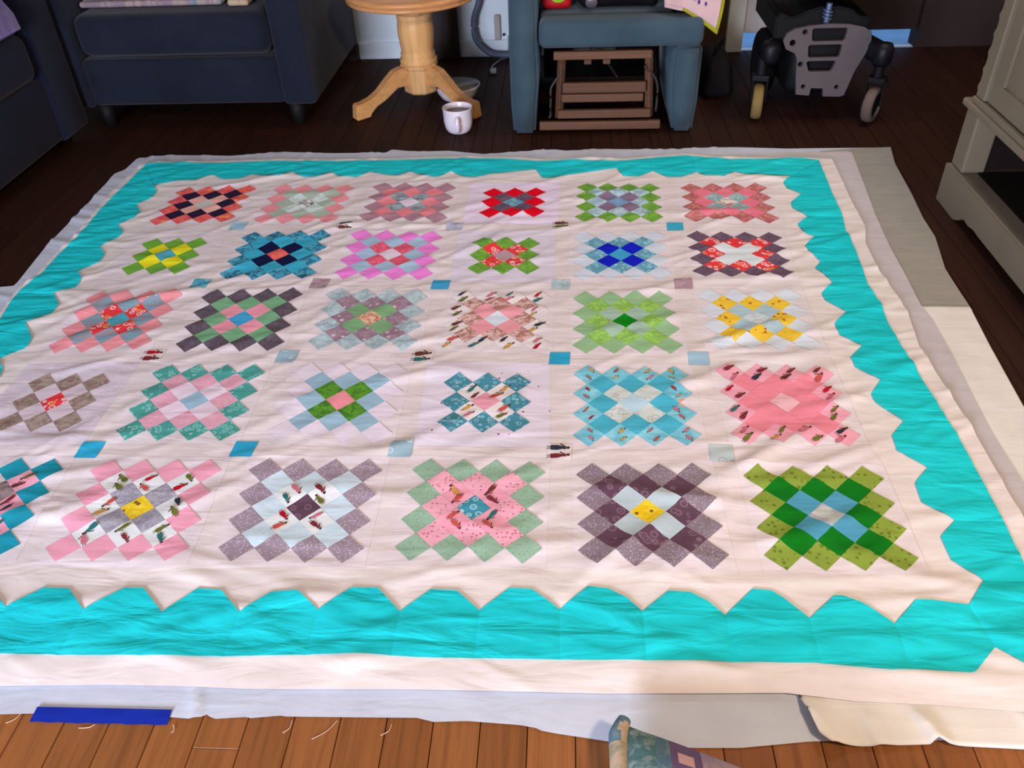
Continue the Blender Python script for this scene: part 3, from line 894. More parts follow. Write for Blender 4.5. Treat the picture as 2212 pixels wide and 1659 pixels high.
# bottom side continued to the corner outside the frame
ext_in, ext_val = [], []
x = -0.6703
for k in range(3):
    xv = x - 0.147 * (k + 1)
    if k == 2:
        xv = -1.095
        ext_in = [(xv, -0.94), (xv + 0.05, -0.94)] + ext_in
    else:
        ext_in = [(xv, -0.982), (xv + 0.05, -0.940), (xv + 0.1, -0.941)] + ext_in
    ext_val = [(xv, -0.94 if k == 2 else -0.982)] + ext_val
bi = [p for p in O['bot_in'] if p[0] >= -0.6704]
NOTCH = [1.092, -1.022]
TIP = (1.212, -1.125)
NOTCH_BL = (-1.095, -1.03)
border_side(ext_in + bi, ext_val + O['bot_valley'], [(-1.2, -1.083)] + O['bot_out'] + [(1.1, -1.075)], 0,
            [NOTCH_BL, (-1.06, -1.083)], [(1.0386, -1.074), NOTCH])
ro = [(1.213, -1.0)] + [p for p in O['right_out'][3:]]
border_side(O['right_in'], O['right_valley'], ro, 1, [NOTCH, TIP, (1.213, -1.0)], [(1.262, 0.93), tuple(O['right_out'][-1])])
border_side(O['top_in'], O['top_valley'], O['top_out'], 0, [O['top_out'][0], (1.22, 1.008)], [(-1.17, 1.045), O['top_out'][-1]])
lin_, lval = list(O['left_in']), list(O['left_valley'])
y = -0.3547
lin_[-1] = (-1.126, -0.345)
lval[-1] = (-1.126, -0.345)
for k in range(4):
    yv = -0.345 - 0.148 * (k + 1)
    lin_ += [(-1.088, yv + 0.1), (-1.09, yv + 0.055), (-1.126, yv)]
    lval.append((-1.126, yv))
lin_[-1] = (-1.095, -0.94)
lval[-1] = (-1.095, -0.94)
lo = [p for p in O['left_out']] + [(-1.218, -0.7), (-1.222, -1.0)]
border_side(lin_, lval, lo, 1, [O['left_out'][0]], [(-1.222, -0.93), (-1.222, -1.09), NOTCH_BL])

# blocks
def blk(key, u, v):
    c, ex, ey, exy = (np.array(t) for t in BLOCKS[key])
    return c + ex * u + ey * v + exy * u * v


HALF = 4.27
FIG = {}
for nm, c in (('red', (190, 20, 40)), ('teal', (50, 120, 120)), ('navy', (50, 58, 74)), ('brown', (110, 60, 50)), ('olive', (110, 120, 50)),
              ('maroon', (130, 50, 56)), ('coral', (205, 90, 80)), ('ochre', (210, 165, 80)), ('pinkish', (215, 120, 140)), ('skin', (84, 56, 46))):
    FIG[nm] = simple('print_' + nm, c, 0.9, 0.1, vary=0.08, scale=60)
FK = [k for k in FIG if k != 'skin']


def figure_faces(acc, x, y, ang, L, col):
    """a little printed lady: long dress, head, thin legs (flat print on the cloth)"""
    c, s = math.cos(ang), math.sin(ang)

    def P(a, b_):
        return (x + L * (a * c - b_ * s), y + L * (a * s + b_ * c))
    wd = R.uniform(0.13, 0.19)
    dress = [(-0.42, -wd), (-0.42, wd), (-0.1, wd * 1.05), (0.12, wd * 0.55), (0.28, wd * 0.75), (0.28, -wd * 0.75), (0.12, -wd * 0.55), (-0.1, -wd * 1.05)]
    acc.append(([P(*p) for p in dress], col))
    acc.append(([P(0.38 + 0.095 * math.cos(t), 0.085 * math.sin(t)) for t in np.linspace(0, 2 * math.pi, 9)[:-1]], 'skin'))
    for sgn in (-1, 1):
        acc.append(([P(-0.42, sgn * 0.03), P(-0.6, sgn * 0.05), P(-0.6, sgn * 0.09), P(-0.42, sgn * 0.07)], 'skin'))
    acc.append(([P(0.25, wd * 0.6), P(0.05, wd * 1.9), P(0.02, wd * 1.6), P(0.2, wd * 0.4)], 'skin'))


def print_mesh(name, acc, dz, parent):
    keys = list(FIG)
    bm = bmesh.new()
    for pts, col in acc:
        a = np.array(pts)
        z = lay(a[:, 0], a[:, 1]) + dz
        f = bm.faces.new([bm.verts.new((p[0], p[1], q)) for p, q in zip(a, z)])
        f.material_index = keys.index(col)
    bmesh.ops.triangulate(bm, faces=bm.faces)
    for f in bm.faces:
        f.normal_update()
        if f.normal.z < 0:
            f.normal_flip()
    return obj(name, bm, [FIG[k] for k in keys], parent)


# the patches that show largest are parts; those of the rows further off are joined
SINGLE = {'51', '52', '53', '54', '55', '56', '41', '42', '43', '44', '45', '46', '34', '35'}
joined, jmats = [], []
for key, (c0, c1, c2, c3, bg, label) in DESIGN.items():
    c = [blk(key, -HALF, -HALF), blk(key, HALF, -HALF), blk(key, -HALF, HALF), blk(key, HALF, HALF)]
    block = obj('quilt_block', quad_sheet(c, 36, 36, 0.0008), F[bg], quilt)
    block['label'] = label
    acc = []
    for ring, fabname in enumerate((c0, c1, c2, c3)):
        if fabname is None:
            continue
        for (a, b_) in RINGS[ring]:
            if key == '51' and a < 1:
                continue
            e = 1.0
            jx, jy = R.uniform(-0.012, 0.012), R.uniform(-0.012, 0.012)
            q = [blk(key, a + jx, b_ - e + jy), blk(key, a + e + jx, b_ + jy), blk(key, a - e + jx, b_ + jy), blk(key, a + jx, b_ + e + jy)]
            me = quad_sheet(q, 6, 6, 0.0019, 'patch')
            if key in SINGLE:
                obj('patch', me, F[fabname], block)
            else:
                joined.append((me, fabname))
            if ring in FIGURED.get(key, ()):
                p = blk(key, a, b_)
                n = 2
                for k in range(n):
                    off = blk(key, a + R.uniform(-0.32, 0.32), b_ + (k - 0.5) * 0.72)
                    base = 0.75 if key in ('34', '44', '46') else R.choice([0.7, 2.3, -0.9, -2.3])
                    figure_faces(acc, off[0], off[1], base + R.uniform(-0.25, 0.25), R.uniform(0.018, 0.026) if key == '45' else R.uniform(0.029, 0.037), R.choice(['coral', 'ochre', 'red', 'pinkish'] if key == '45' else FK))
    if acc:
        print_mesh('printed_figures', acc, 0.0034, block)['kind'] = 'stuff'

bm = bmesh.new()
names = sorted({f for _m, f in joined})
for me, f in joined:
    k = names.index(f)
    n0 = len(bm.faces)
    bm.from_mesh(me)
    bm.faces.ensure_lookup_table()
    for i in range(n0, len(bm.faces)):
        bm.faces[i].material_index = k
    bpy.data.meshes.remove(me)
jo = obj('patches', bm, [F[f] for f in names], quilt, True)
setp(jo, label='small diamond patches of the blocks further back', kind='stuff')

# sashing between the blocks and the little cornerstone squares
def corner(r, c, sx, sy):
    return blk(f'{r}{c}', sx * HALF, sy * HALF)


for r in range(1, 6):
    for c in range(1, 6):
        q = [corner(r, c, 1, -1), corner(r, c + 1, -1, -1), corner(r, c, 1, 1), corner(r, c + 1, -1, 1)]
        obj('sashing_strip', quad_sheet(q, 36, 7, 0.0005), F['cream_sash'], quilt)
for r in range(1, 5):
    for c in range(1, 7):
        q = [corner(r + 1, c, -1, 1), corner(r + 1, c, 1, 1), corner(r, c, -1, -1), corner(r, c, 1, -1)]
        obj('sashing_strip', quad_sheet(q, 7, 36, 0.0005), F['cream_sash'], quilt)
STONE = {1: ['blue_stone', None, 'grey_lilac', None, 'teal'], 2: ['teal_leaf', 'rose_grey', 'river_blue', 'pale_print', 'rose_grey'],
         3: [None, 'aqua_flower', None, 'lagoon', 'water_blue'], 4: ['lagoon', 'lagoon', 'aqua_flower', None, 'multi_print']}
SFIG = {(1, 2): ['brown', 'navy'], (1, 4): ['olive', 'brown'], (3, 1): ['maroon', 'red'], (3, 3): ['teal', 'brown'], (4, 4): ['maroon', 'navy']}
for r, row in STONE.items():
    for c, f in enumerate(row, 1):
        q = [corner(r + 1, c, 1, 1), corner(r + 1, c + 1, -1, 1), corner(r, c, 1, -1), corner(r, c + 1, -1, -1)]
        mid = sum(q) / 4
        ctr = np.array(CORNERSTONES[r][c - 1])
        hs = 0.0255
        q = [ctr + np.array(p) * hs for p in ((-1.04, -1), (0.96, -1), (-0.96, 1), (1.04, 1))]
        st = obj('cornerstone', quad_sheet(q, 9, 9, 0.0020), F[f] if f else F['cream_figures'], quilt)
        if not f:
            acc = []
            for k, col in enumerate(SFIG[(r, c)]):
                figure_faces(acc, ctr[0], ctr[1] + (k - 0.5) * 0.026, R.uniform(-0.06, 0.12), 0.048, col)
            print_mesh('printed_figures', acc, 0.0036, st)['kind'] = 'stuff'

# blue tape holding the backing down, loose threads
MAT['tape'] = simple('blue_tape', (10, 40, 152), 0.55, 0.3, vary=0.06, scale=30)


def tape(pts, label, under=False):
    bm = bmesh.new()
    (a, b_, c, d) = [np.array(p) for p in pts]
    n = 14
    rows = []
    for i in range(n + 1):
        t = i / n
        lo_, hi = a + (b_ - a) * t, d + (c - d) * t
        j = 0.0008 * math.sin(i * 2.3)
        rows.append([bm.verts.new((lo_[0], lo_[1] + j, 0.0012 + 0.0004 * math.sin(i))), bm.verts.new(((lo_[0] + hi[0]) / 2, (lo_[1] + hi[1]) / 2, (0.0011 if under else 0.0032) + 0.0004 * math.sin(i))),
                     bm.verts.new((hi[0], hi[1], 0.001 if under else 0.0048))])
    for p, q in zip(rows, rows[1:]):
        for k in range(2):
            bm.faces.new((p[k], q[k], q[k + 1], p[k + 1]))
    bmesh.ops.recalc_face_normals(bm, faces=bm.faces)
    o = setp(obj('tape_strip', bm, MAT['tape']), label, 'tape', 'blue tape strips')
    s = o.modifiers.new('tape_thickness', 'SOLIDIFY')
    s.thickness = 0.0006
    s.offset = 1


tape([(-0.513, -1.199), (-0.279, -1.197), (-0.280, -1.172), (-0.511, -1.174)], 'wide blue tape strip on the front edge of the backing, lower left')
tape([(-0.09, 1.150), (0.065, 1.124), (0.062, 1.08), (-0.09, 1.10)], 'dark blue tape strip under the back edge near the white mug', True)
tape([(0.40, 1.146), (0.56, 1.149), (0.55, 1.11), (0.40, 1.11)], 'dark blue tape strip under the back edge in front of the recliner', True)
tape([(1.531, 0.955), (1.509, 0.735), (1.467, 0.737), (1.489, 0.957)], 'dark blue tape strip under the right edge of the backing near the white cabinet', True)

MAT['thread'] = simple('thread', (226, 205, 180), 0.9, 0.1)
for k, (x0, y0, x1, y1, lab) in enumerate([(0.0, -1.180, -0.035, -1.213, 'right of the tape, long and straight'), (-0.075, -1.183, -0.085, -1.204, 'short one between tape and frame centre'),
                                           (-0.27, -1.196, -0.268, -1.210, 'beside the right end of the blue tape'), (-0.40, -1.200, -0.425, -1.207, 'curled below the blue tape'),
                                           (-0.535, -1.182, -0.552, -1.202, 'at the left end of the blue tape'), (0.09, -1.184, 0.075, -1.203, 'furthest right of the loose threads')]):
    bm = bmesh.new()
    mx, my = (x0 + x1) / 2 + 0.004, (y0 + y1) / 2 - 0.002
    tube(bm, [(x0, y0, 0.0022), (mx, my, 0.0014), (x1, y1, 0.0010)], 0.0006, 6)
    setp(obj('loose_thread', bm, MAT['thread'], None, True), 'pale loose thread on the honey floor, ' + lab, 'thread', 'loose threads on the front floor')
# ------------------------------------------------------------------ furniture along the back
MAT['navy_sofa'] = upholstery('navy_upholstery', (29, 34, 46))
MAT['navy_sofa_left'] = upholstery('navy_upholstery_left', (27, 31, 52))
MAT['foot'] = simple('black_foot', (22, 20, 20), 0.6, 0.2)

# armchair: front at y 1.42, seat cushion between two arms
arm = thing('armchair', (-1.16, 1.85, 0), 'dark navy upholstered armchair against the back wall beside the oak table', 'armchair')
AX0, AX1, AY = -1.72, -0.645, 1.42
bm = bmesh.new(); box(bm, AX0 + 0.14, AX1 - 0.13, AY + 0.012, AY + 0.80, 0.10, 0.285, 0.02, 3)
obj('base', bm, MAT['navy_sofa'], arm, True)
for x0, x1 in ((AX0, AX0 + 0.145), (AX1 - 0.135, AX1)):
    bm = bmesh.new(); box(bm, x0, x1, AY, AY + 0.84, 0.095, 0.60, 0.022, 3)
    obj('arm', bm, MAT['navy_sofa'], arm, True)
bm = bmesh.new(); box(bm, AX0 + 0.155, AX1 - 0.145, AY + 0.002, AY + 0.62, 0.292, 0.452, 0.045, 5)
obj('seat_cushion', bm, MAT['navy_sofa'], arm, True)
bm = bmesh.new(); box(bm, AX0 + 0.05, AX1 - 0.05, AY + 0.66, AY + 0.86, 0.25, 0.92, 0.05, 4, rot=Matrix.Rotation(-0.1, 3, 'X'))
obj('backrest', bm, MAT['navy_sofa'], arm, True)
for x in (AX0 + 0.16, AX1 - 0.10):
    for y in (AY + 0.01, AY + 0.72):
        bm = bmesh.new(); lathe(bm, [(0.022, 0), (0.03, 0.05), (0.034, 0.098)], (x, y + 0.05, 0.001), seg=16)
        obj('foot', bm, MAT['foot'], arm, True)

# folded throw on the armchair seat and a small yellow cloth
MAT['throw'] = fabric('throw_print', (0.28, 0.22, 0.26), 'mottle', (0.42, 0.34, 0.30), 22.0, (0.18, 0.26, 0.30))
bm = bmesh.new()
for k in range(3):
    box(bm, -1.565 + 0.01 * k, -0.985 - 0.012 * k, 1.535 + 0.012 * k, 1.90, 0.455 + 0.024 * k, 0.478 + 0.024 * k, 0.011, 3)
setp(obj('folded_throw', bm, MAT['throw'], None, True), 'folded multicoloured throw on the seat of the navy armchair', 'throw')
MAT['yellow_cloth'] = fabric('yellow_cloth', (0.50, 0.45, 0.30), 'mottle', (0.5, 0.3, 0.2), 30.0)
bm = bmesh.new(); box(bm, -0.955, -0.87, 1.51, 1.66, 0.455, 0.479, 0.011, 3)
box(bm, -0.945, -0.88, 1.52, 1.65, 0.4795, 0.50, 0.010, 3)
setp(obj('folded_cloth', bm, MAT['yellow_cloth'], None, True), 'small folded yellow cloth on the armchair seat right of the throw', 'cloth')

# sofa along the left wall, seen from its front corner
sofa = thing('sofa', (-2.1, 0.4, 0), 'dark navy sofa along the left edge with a lilac blanket over it', 'sofa')
SX, SY0, SY1 = -1.60, -0.75, 1.395
bm = bmesh.new(); box(bm, -2.45, SX - 0.015, SY0 + 0.15, SY1 - 0.15, 0.05, 0.29, 0.02, 3)
obj('base', bm, MAT['navy_sofa_left'], sofa, True)
for y0, y1 in ((SY0, SY0 + 0.2), (SY1 - 0.2, SY1)):
    bm = bmesh.new(); box(bm, -2.45, SX, y0, y1, 0.045, 0.62, 0.022, 3)
    obj('arm', bm, MAT['navy_sofa_left'], sofa, True)
for k in range(2):
    a = SY0 + 0.21 + k * 0.865
    bm = bmesh.new(); box(bm, -2.3, SX + 0.002, a, a + 0.855, 0.295, 0.47, 0.045, 5)
    obj('seat_cushion', bm, MAT['navy_sofa_left'], sofa, True)
bm = bmesh.new(); box(bm, -2.66, -2.46, SY0, SY1, 0.05, 0.9, 0.05, 4)
obj('backrest', bm, MAT['navy_sofa_left'], sofa, True)
for x in (SX - 0.08, -2.38):
    for y in (SY0 + 0.1, SY1 - 0.1):
        bm = bmesh.new(); lathe(bm, [(0.03, 0), (0.032, 0.045)], (x, y, 0.001), seg=16)
        obj('foot', bm, MAT['foot'], sofa, True)

# lilac blanket hanging over the front edge of the sofa
MAT['lilac'] = fabric('lilac_fleece', (0.30, 0.25, 0.52), 'mottle', (0.25, 0.20, 0.48), 16.0)
bm = bmesh.new()
box(bm, -2.05, -1.582, 0.45, 1.135, 0.4745, 0.70, 0.026, 4)
bmesh.ops.subdivide_edges(bm, edges=list(bm.edges), cuts=3, use_grid_fill=True)
for v in bm.verts:
    if v.co.z > 0.49:
        v.co.x += 0.012 * math.sin(v.co.y * 31 + v.co.z * 22) + 0.006 * math.sin(v.co.z * 70)
        v.co.y += 0.010 * math.sin(v.co.z * 40 + v.co.x * 12)
setp(obj('blanket', bm, MAT['lilac'], None, True), 'lilac fleece blanket bundled on the sofa seat at the top left corner', 'blanket')

# oak pedestal table
MAT['oak'] = wood('oak_light', (214, 168, 112), 0.78, 'z', 0.45, 0.3)
MAT['oak_top'] = wood('oak_top', (198, 142, 92), 0.7, 'x', 0.35, 0.35)
MAT['oak_leg'] = wood('oak_leg', (210, 158, 100), 0.8, 'x', 0.45, 0.3)
TX, TY = -0.258, 1.70
tb = thing('pedestal_table', (TX, TY, 0), 'low round oak pedestal table with turned column and curved feet', 'table')
bm = bmesh.new()
lathe(bm, [(0.0, 0.425), (0.252, 0.425), (0.264, 0.429), (0.268, 0.436), (0.262, 0.441), (0.270, 0.446), (0.275, 0.455), (0.272, 0.463), (0.262, 0.467), (0.0, 0.467)], (TX, TY, 0), seg=64)
obj('tabletop', bm, MAT['oak_top'], tb, True)
bm = bmesh.new()
box(bm, TX - 0.15, TX + 0.15, TY - 0.03, TY + 0.03, 0.400, 0.4249, 0.004)
box(bm, TX - 0.03, TX + 0.03, TY - 0.15, TY + 0.15, 0.400, 0.4249, 0.004)
obj('brace', bm, MAT['oak'], tb)
bm = bmesh.new()
rot8 = Matrix.Rotation(math.pi / 8, 3, 'Z')
lathe(bm, [(0.078, 0.372), (0.082, 0.378), (0.082, 0.397), (0.078, 0.399)], (TX, TY, 0), seg=8, rot=rot8)
obj('column_collar', bm, MAT['oak'], tb)
bm = bmesh.new()
lathe(bm, [(0.070, 0.168), (0.078, 0.178), (0.079, 0.190), (0.070, 0.196), (0.072, 0.202), (0.072, 0.214), (0.067, 0.219), (0.068, 0.23), (0.071, 0.25),
           (0.074, 0.28), (0.075, 0.31), (0.073, 0.335), (0.070, 0.346), (0.073, 0.352), (0.074, 0.364), (0.071, 0.373)], (TX, TY, 0), seg=40)
obj('column', bm, MAT['oak'], tb, True)
bm = bmesh.new()
lathe(bm, [(0.064, 0.052), (0.072, 0.060), (0.074, 0.155), (0.082, 0.160), (0.082, 0.172), (0.072, 0.176)], (TX, TY, 0), seg=8, rot=rot8)
obj('column_base', bm, MAT['oak'], tb)
legprof_top = [(0.06, 0.158), (0.09, 0.168), (0.125, 0.160), (0.165, 0.130), (0.205, 0.096), (0.245, 0.074), (0.285, 0.064), (0.318, 0.062)]
legprof_bot = [(0.326, 0.0), (0.262, 0.004), (0.25, 0.020), (0.225, 0.040), (0.185, 0.056), (0.15, 0.076), (0.12, 0.094), (0.09, 0.094), (0.06, 0.085)]
for a in (math.radians(217), math.radians(323), math.radians(90)):
    bm = bmesh.new()
    dx, dy = math.cos(a), math.sin(a)
    plate(bm, legprof_top + legprof_bot, [], 0.05, lambda u, v, w: (TX + dx * u - dy * (w - 0.025), TY + dy * u + dx * (w - 0.025), v))
    bmesh.ops.bevel(bm, geom=[e for e in bm.edges if e.is_manifold and e.calc_face_angle(0) > 0.9], offset=0.005, segments=2, affect='EDGES')
    obj('leg', bm, MAT['oak_leg'], tb)

# mug and bowl on the floor
MAT['china'] = simple('white_china', (242, 234, 244), 0.25, 0.5, vary=0.03)
MAT['coffee'] = simple('brown_liquid', (70, 40, 32), 0.2, 0.4)
MAT['bowl_in'] = simple('bowl_inside', (120, 116, 112), 0.35, 0.4)
MX, MY = -0.064, 1.36
mug = thing('mug', (MX, MY, 0), 'white mug of brown drink on the floor in front of the pedestal table', 'mug')
bm = bmesh.new()
lathe(bm, [(0.0, 0.001), (0.038, 0.001), (0.045, 0.006), (0.053, 0.02), (0.0575, 0.045), (0.059, 0.095), (0.0605, 0.098), (0.058, 0.100), (0.056, 0.096), (0.054, 0.05), (0.047, 0.02), (0.0, 0.012)], (MX, MY, 0), seg=40)
obj('cup', bm, MAT['china'], mug, True)
bm = bmesh.new()
lathe(bm, [(0.0, 0.076), (0.0545, 0.076), (0.0545, 0.078), (0.0, 0.079)], (MX, MY, 0), seg=40)
obj('drink', bm, MAT['coffee'], mug)
bm = bmesh.new()
tube(bm, [(MX + 0.004, MY - 0.055, 0.078), (MX + 0.006, MY - 0.083, 0.076), (MX + 0.007, MY - 0.092, 0.055), (MX + 0.006, MY - 0.082, 0.030), (MX + 0.004, MY - 0.050, 0.020)], 0.0075, 10)
obj('handle', bm, MAT['china'], mug, True)
BX, BY = -0.108, 1.748
bowl = thing('bowl', (BX, BY, 0), 'white bowl with grey inside on the floor behind the table foot', 'bowl')
bm = bmesh.new()
lathe(bm, [(0.0, 0.001), (0.062, 0.001), (0.07, 0.006), (0.089, 0.033), (0.098, 0.056), (0.100, 0.059), (0.096, 0.060)], (BX, BY, 0), seg=44)
obj('shell', bm, MAT['china'], bowl, True)
bm = bmesh.new()
lathe(bm, [(0.096, 0.0605), (0.090, 0.048), (0.076, 0.024), (0.055, 0.014), (0.0, 0.012)], (BX, BY, 0), seg=44)
obj('inside', bm, MAT['bowl_in'], bowl, True)['label'] = 'grey inside of the bowl'
bm = bmesh.new()
lathe(bm, [(0.0, 0.022), (0.073, 0.022), (0.073, 0.0235), (0.0, 0.024)], (BX, BY, 0), seg=36)
obj('contents', bm, MAT['coffee'], bowl)

# recliner
MAT['slate_blue'] = upholstery('slate_blue_velour', (62, 82, 94))
MAT['rail'] = wood('rail_wood', (104, 74, 56), 0.75, 'x', 0.55, 0.25)
MAT['metal_dark'] = simple('dark_metal', (70, 64, 62), 0.5, 0.4, 0.6)
MAT['lining_cloth'] = simple('black_lining', (20, 18, 18), 0.95, 0.05)  # plain black, for the sheet closing the recliner underside at the back
rc = thing('recliner', (0.51, 1.65, 0), 'slate blue recliner with its wooden footrest frame showing underneath', 'recliner')
RY = 1.31


def panel(bm, prof, y0, y1):
    plate(bm, prof, [], y1 - y0, lambda u, v, w: (u, y0 + w, v))
    bmesh.ops.bevel(bm, geom=[e for e in bm.edges if e.is_manifold and e.calc_face_angle(0) > 0.7], offset=0.012, segments=3, affect='EDGES')


bm = bmesh.new(); panel(bm, [(0.160, 0.004), (0.246, 0.0035), (0.252, 0.10), (0.262, 0.20), (0.258, 0.33), (0.258, 0.62), (0.156, 0.62), (0.153, 0.30), (0.153, 0.12)], RY, RY + 0.74)
obj('arm', bm, MAT['slate_blue'], rc, True)
bm = bmesh.new(); panel(bm, [(0.778, 0.004), (0.856, 0.0035), (0.866, 0.12), (0.868, 0.325), (0.765, 0.325), (0.758, 0.2), (0.764, 0.10)], RY, RY + 0.74)
obj('arm', bm, MAT['slate_blue'], rc, True)
bm = bmesh.new(); panel(bm, [(0.778, 0.325), (0.868, 0.325), (0.868, 0.55), (0.778, 0.55)], RY + 0.16, RY + 0.74)
obj('arm_top', bm, MAT['slate_blue'], rc, True)
# front pad (folded footrest) with rounded upper edge, and the seat behind it
bm = bmesh.new()
box(bm, 0.264, 0.868, RY - 0.012, RY + 0.10, 0.327, 0.425, 0.028, 5)
obj('footrest_pad', bm, MAT['slate_blue'], rc, True)
bm = bmesh.new()
box(bm, 0.264, 0.774, RY + 0.10, RY + 0.62, 0.315, 0.418, 0.03, 4)
obj('seat', bm, MAT['slate_blue'], rc, True)
bm = bmesh.new(); box(bm, 0.27, 0.76, RY + 0.56, RY + 0.72, 0.40, 1.02, 0.05, 4, rot=Matrix.Rotation(-0.12, 3, 'X'))
obj('backrest', bm, MAT['slate_blue'], rc, True)
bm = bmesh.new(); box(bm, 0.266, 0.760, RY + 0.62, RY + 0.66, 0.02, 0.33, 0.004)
obj('back_lining', bm, MAT['lining_cloth'], rc)
for (x0, x1, z0, z1, dy, tl) in ((0.318, 0.686, 0.279, 0.309, 0.02, 0.0), (0.352, 0.668, 0.160, 0.199, 0.0, 0.0), (0.348, 0.662, 0.121, 0.152, 0.012, 0.0),
                             (0.333, 0.692, 0.062, 0.094, 0.0, 0.0), (0.262, 0.732, 0.0165, 0.049, 0.0, 0.0)):
    bm = bmesh.new(); box(bm, x0, x1, RY + dy, RY + dy + 0.022, z0, z1, 0.004)
    obj('frame_rail', bm, MAT['rail'], rc)
for x0, x1, ztop in ((0.326, 0.35, 0.30), (0.676, 0.70, 0.30)):
    bm = bmesh.new()
    sgn = 1 if x0 < 0.5 else -1
    bar(bm, (x0 + 0.012 + sgn * 0.012, RY + 0.045, ztop), (x0 + 0.012, RY + 0.034, 0.055), 0.024, 0.024)
    obj('frame_upright', bm, MAT['rail'], rc)
bm = bmesh.new()
tube(bm, [(0.352, RY + 0.03, 0.235), (0.318, RY + 0.03, 0.19), (0.306, RY + 0.03, 0.16), (0.306, RY + 0.03, 0.07), (0.298, RY + 0.03, 0.058)], 0.005, 8)
obj('linkage', bm, MAT['metal_dark'], rc, True)
bm = bmesh.new()
tube(bm, [(0.66, RY + 0.03, 0.25), (0.70, RY + 0.03, 0.21), (0.716, RY + 0.03, 0.16), (0.714, RY + 0.03, 0.075)], 0.005, 8)
obj('linkage', bm, MAT['metal_dark'], rc, True)
MAT['motor'] = simple('motor_grey', (96, 104, 98), 0.5, 0.3)
bm = bmesh.new(); box(bm, 0.392, 0.462, RY + 0.2, RY + 0.30, 0.225, 0.275, 0.008)
lathe(bm, [(0.022, -0.06), (0.022, 0.06)], (0.50, RY + 0.24, 0.245), 'x', 16)
obj('motor', bm, MAT['motor'], rc)
for x in (0.447, 0.518):
    bm = bmesh.new(); box(bm, x - 0.014, x + 0.014, RY + 0.03, RY + 0.045, 0.258, 0.276, 0.003)
    obj('bracket', bm, MAT['rail'], rc)
bm = bmesh.new(); bar(bm, (0.51, RY + 0.2, 0.24), (0.56, RY + 0.05, 0.205), 0.008, 0.008)
obj('drive_rod', bm, MAT['metal_dark'], rc)
for x in (0.205, 0.817):
    for y in (RY + 0.05, RY + 0.68):
        bm = bmesh.new(); lathe(bm, [(0.014, 0), (0.018, 0.004)], (x, y, 0.0005), seg=12)
        obj('glide', bm, MAT['foot'], rc)

# things on the recliner
MAT['red_bag'] = simple('red_bag', (190, 14, 24), 0.5, 0.3, vary=0.1)
MAT['lime'] = simple('lime_print', (140, 200, 20), 0.6, 0.2)
MAT['black_bag'] = simple('black_bag', (19, 16, 19), 0.8, 0.15, vary=0.2, bump=0.3, bscale=40)
MAT['steel'] = simple('brushed_steel', (170, 160, 168), 0.35, 0.5, 0.7)
bag = thing('red_packet', (0.325, 1.5, 0.42), 'red packet with lime green patch on the recliner seat beside its left arm', 'packet')
bm = bmesh.new(); box(bm, 0.272, 0.385, 1.485, 1.56, 0.4195, 0.60, 0.02, 4, rot=Matrix.Rotation(-0.08, 3, 'X'))
obj('bag', bm, MAT['red_bag'], bag, True)
bm = bmesh.new()
plate(bm, [(0.335 + 0.036 * math.cos(t), 0.482 + 0.034 * math.sin(t)) for t in np.linspace(0, 2 * math.pi, 25)[:-1]], [], 0.002, lambda u, v, w: (u, 1.4795 + (v - 0.51) * 0.08 - w, v))
obj('green_patch', bm, MAT['lime'], bag)['label'] = 'lime green oval patch'
bb = thing('black_bag', (0.57, 1.55, 0.42), 'black bag on the recliner seat right of the red packet', 'bag')
bm = bmesh.new()
box(bm, 0.405, 0.72, 1.475, 1.75, 0.4195, 0.60, 0.05, 5)
bmesh.ops.subdivide_edges(bm, edges=list(bm.edges), cuts=2, use_grid_fill=True)
for v in bm.verts:
    if v.co.z > 0.43:
        v.co += Vector((0.006 * math.sin(v.co.z * 60 + v.co.y * 30), 0.007 * math.sin(v.co.x * 45 + v.co.z * 40), 0.008 * math.sin(v.co.x * 25)))
obj('bag_body', bm, MAT['black_bag'], bb, True)
bm = bmesh.new(); tube(bm, [(0.48, 1.55, 0.6), (0.50, 1.50, 0.68), (0.60, 1.49, 0.70), (0.67, 1.55, 0.60)], 0.008, 8)
obj('bag_handle', bm, MAT['black_bag'], bb, True)
bm = bmesh.new()
lathe(bm, [(0.0, 0.0), (0.021, 0.0), (0.0225, 0.003), (0.0225, 0.016), (0.020, 0.02), (0.0, 0.021)], (0.459, 1.448, 0.4475), 'y', 28, rot=Matrix.Rotation(0.5, 3, 'X'))
setp(obj('metal_lid', bm, MAT['steel'], None, True), 'small round metal lid leaning on the black bag on the recliner', 'lid')

# pink cloth with lime border hanging over the recliner's right arm
MAT['pink_cloth'] = fabric('pink_cloth', (0.62, 0.44, 0.44), 'plain')
MAT['lime_edge'] = simple('lime_edge', (150, 152, 36), 0.8, 0.1)
MAT['blue_ink'] = simple('blue_print', (66, 50, 130), 0.8, 0.1)
pc = thing('pink_cloth', (0.83, 1.36, 0.45), 'pale pink cloth with lime green border hanging over the right arm of the recliner', 'cloth')
n, m_ = 22, 22


def cloth_pt(u, v):
    """u: left to right, v: top to bottom"""
    top = np.array([0.715 + 0.235 * u, 1.50 - 0.05 * u, 0.585 - 0.01 * u])
    bx = 0.722 + 0.186 * u
    by = 1.352 - 0.06 * u
    bz = 0.450 + (-0.012 * u if u < 0.35 else -0.0042 - (u - 0.35) * 0.112)
    bot = np.array([bx, by, bz])
    p = top * (1 - v) + bot * v
    p[1] += 0.010 * math.sin(u * 9 + v * 2) - 0.045 * math.sin(math.pi * v) * (0.5 + 0.5 * u)
    return p


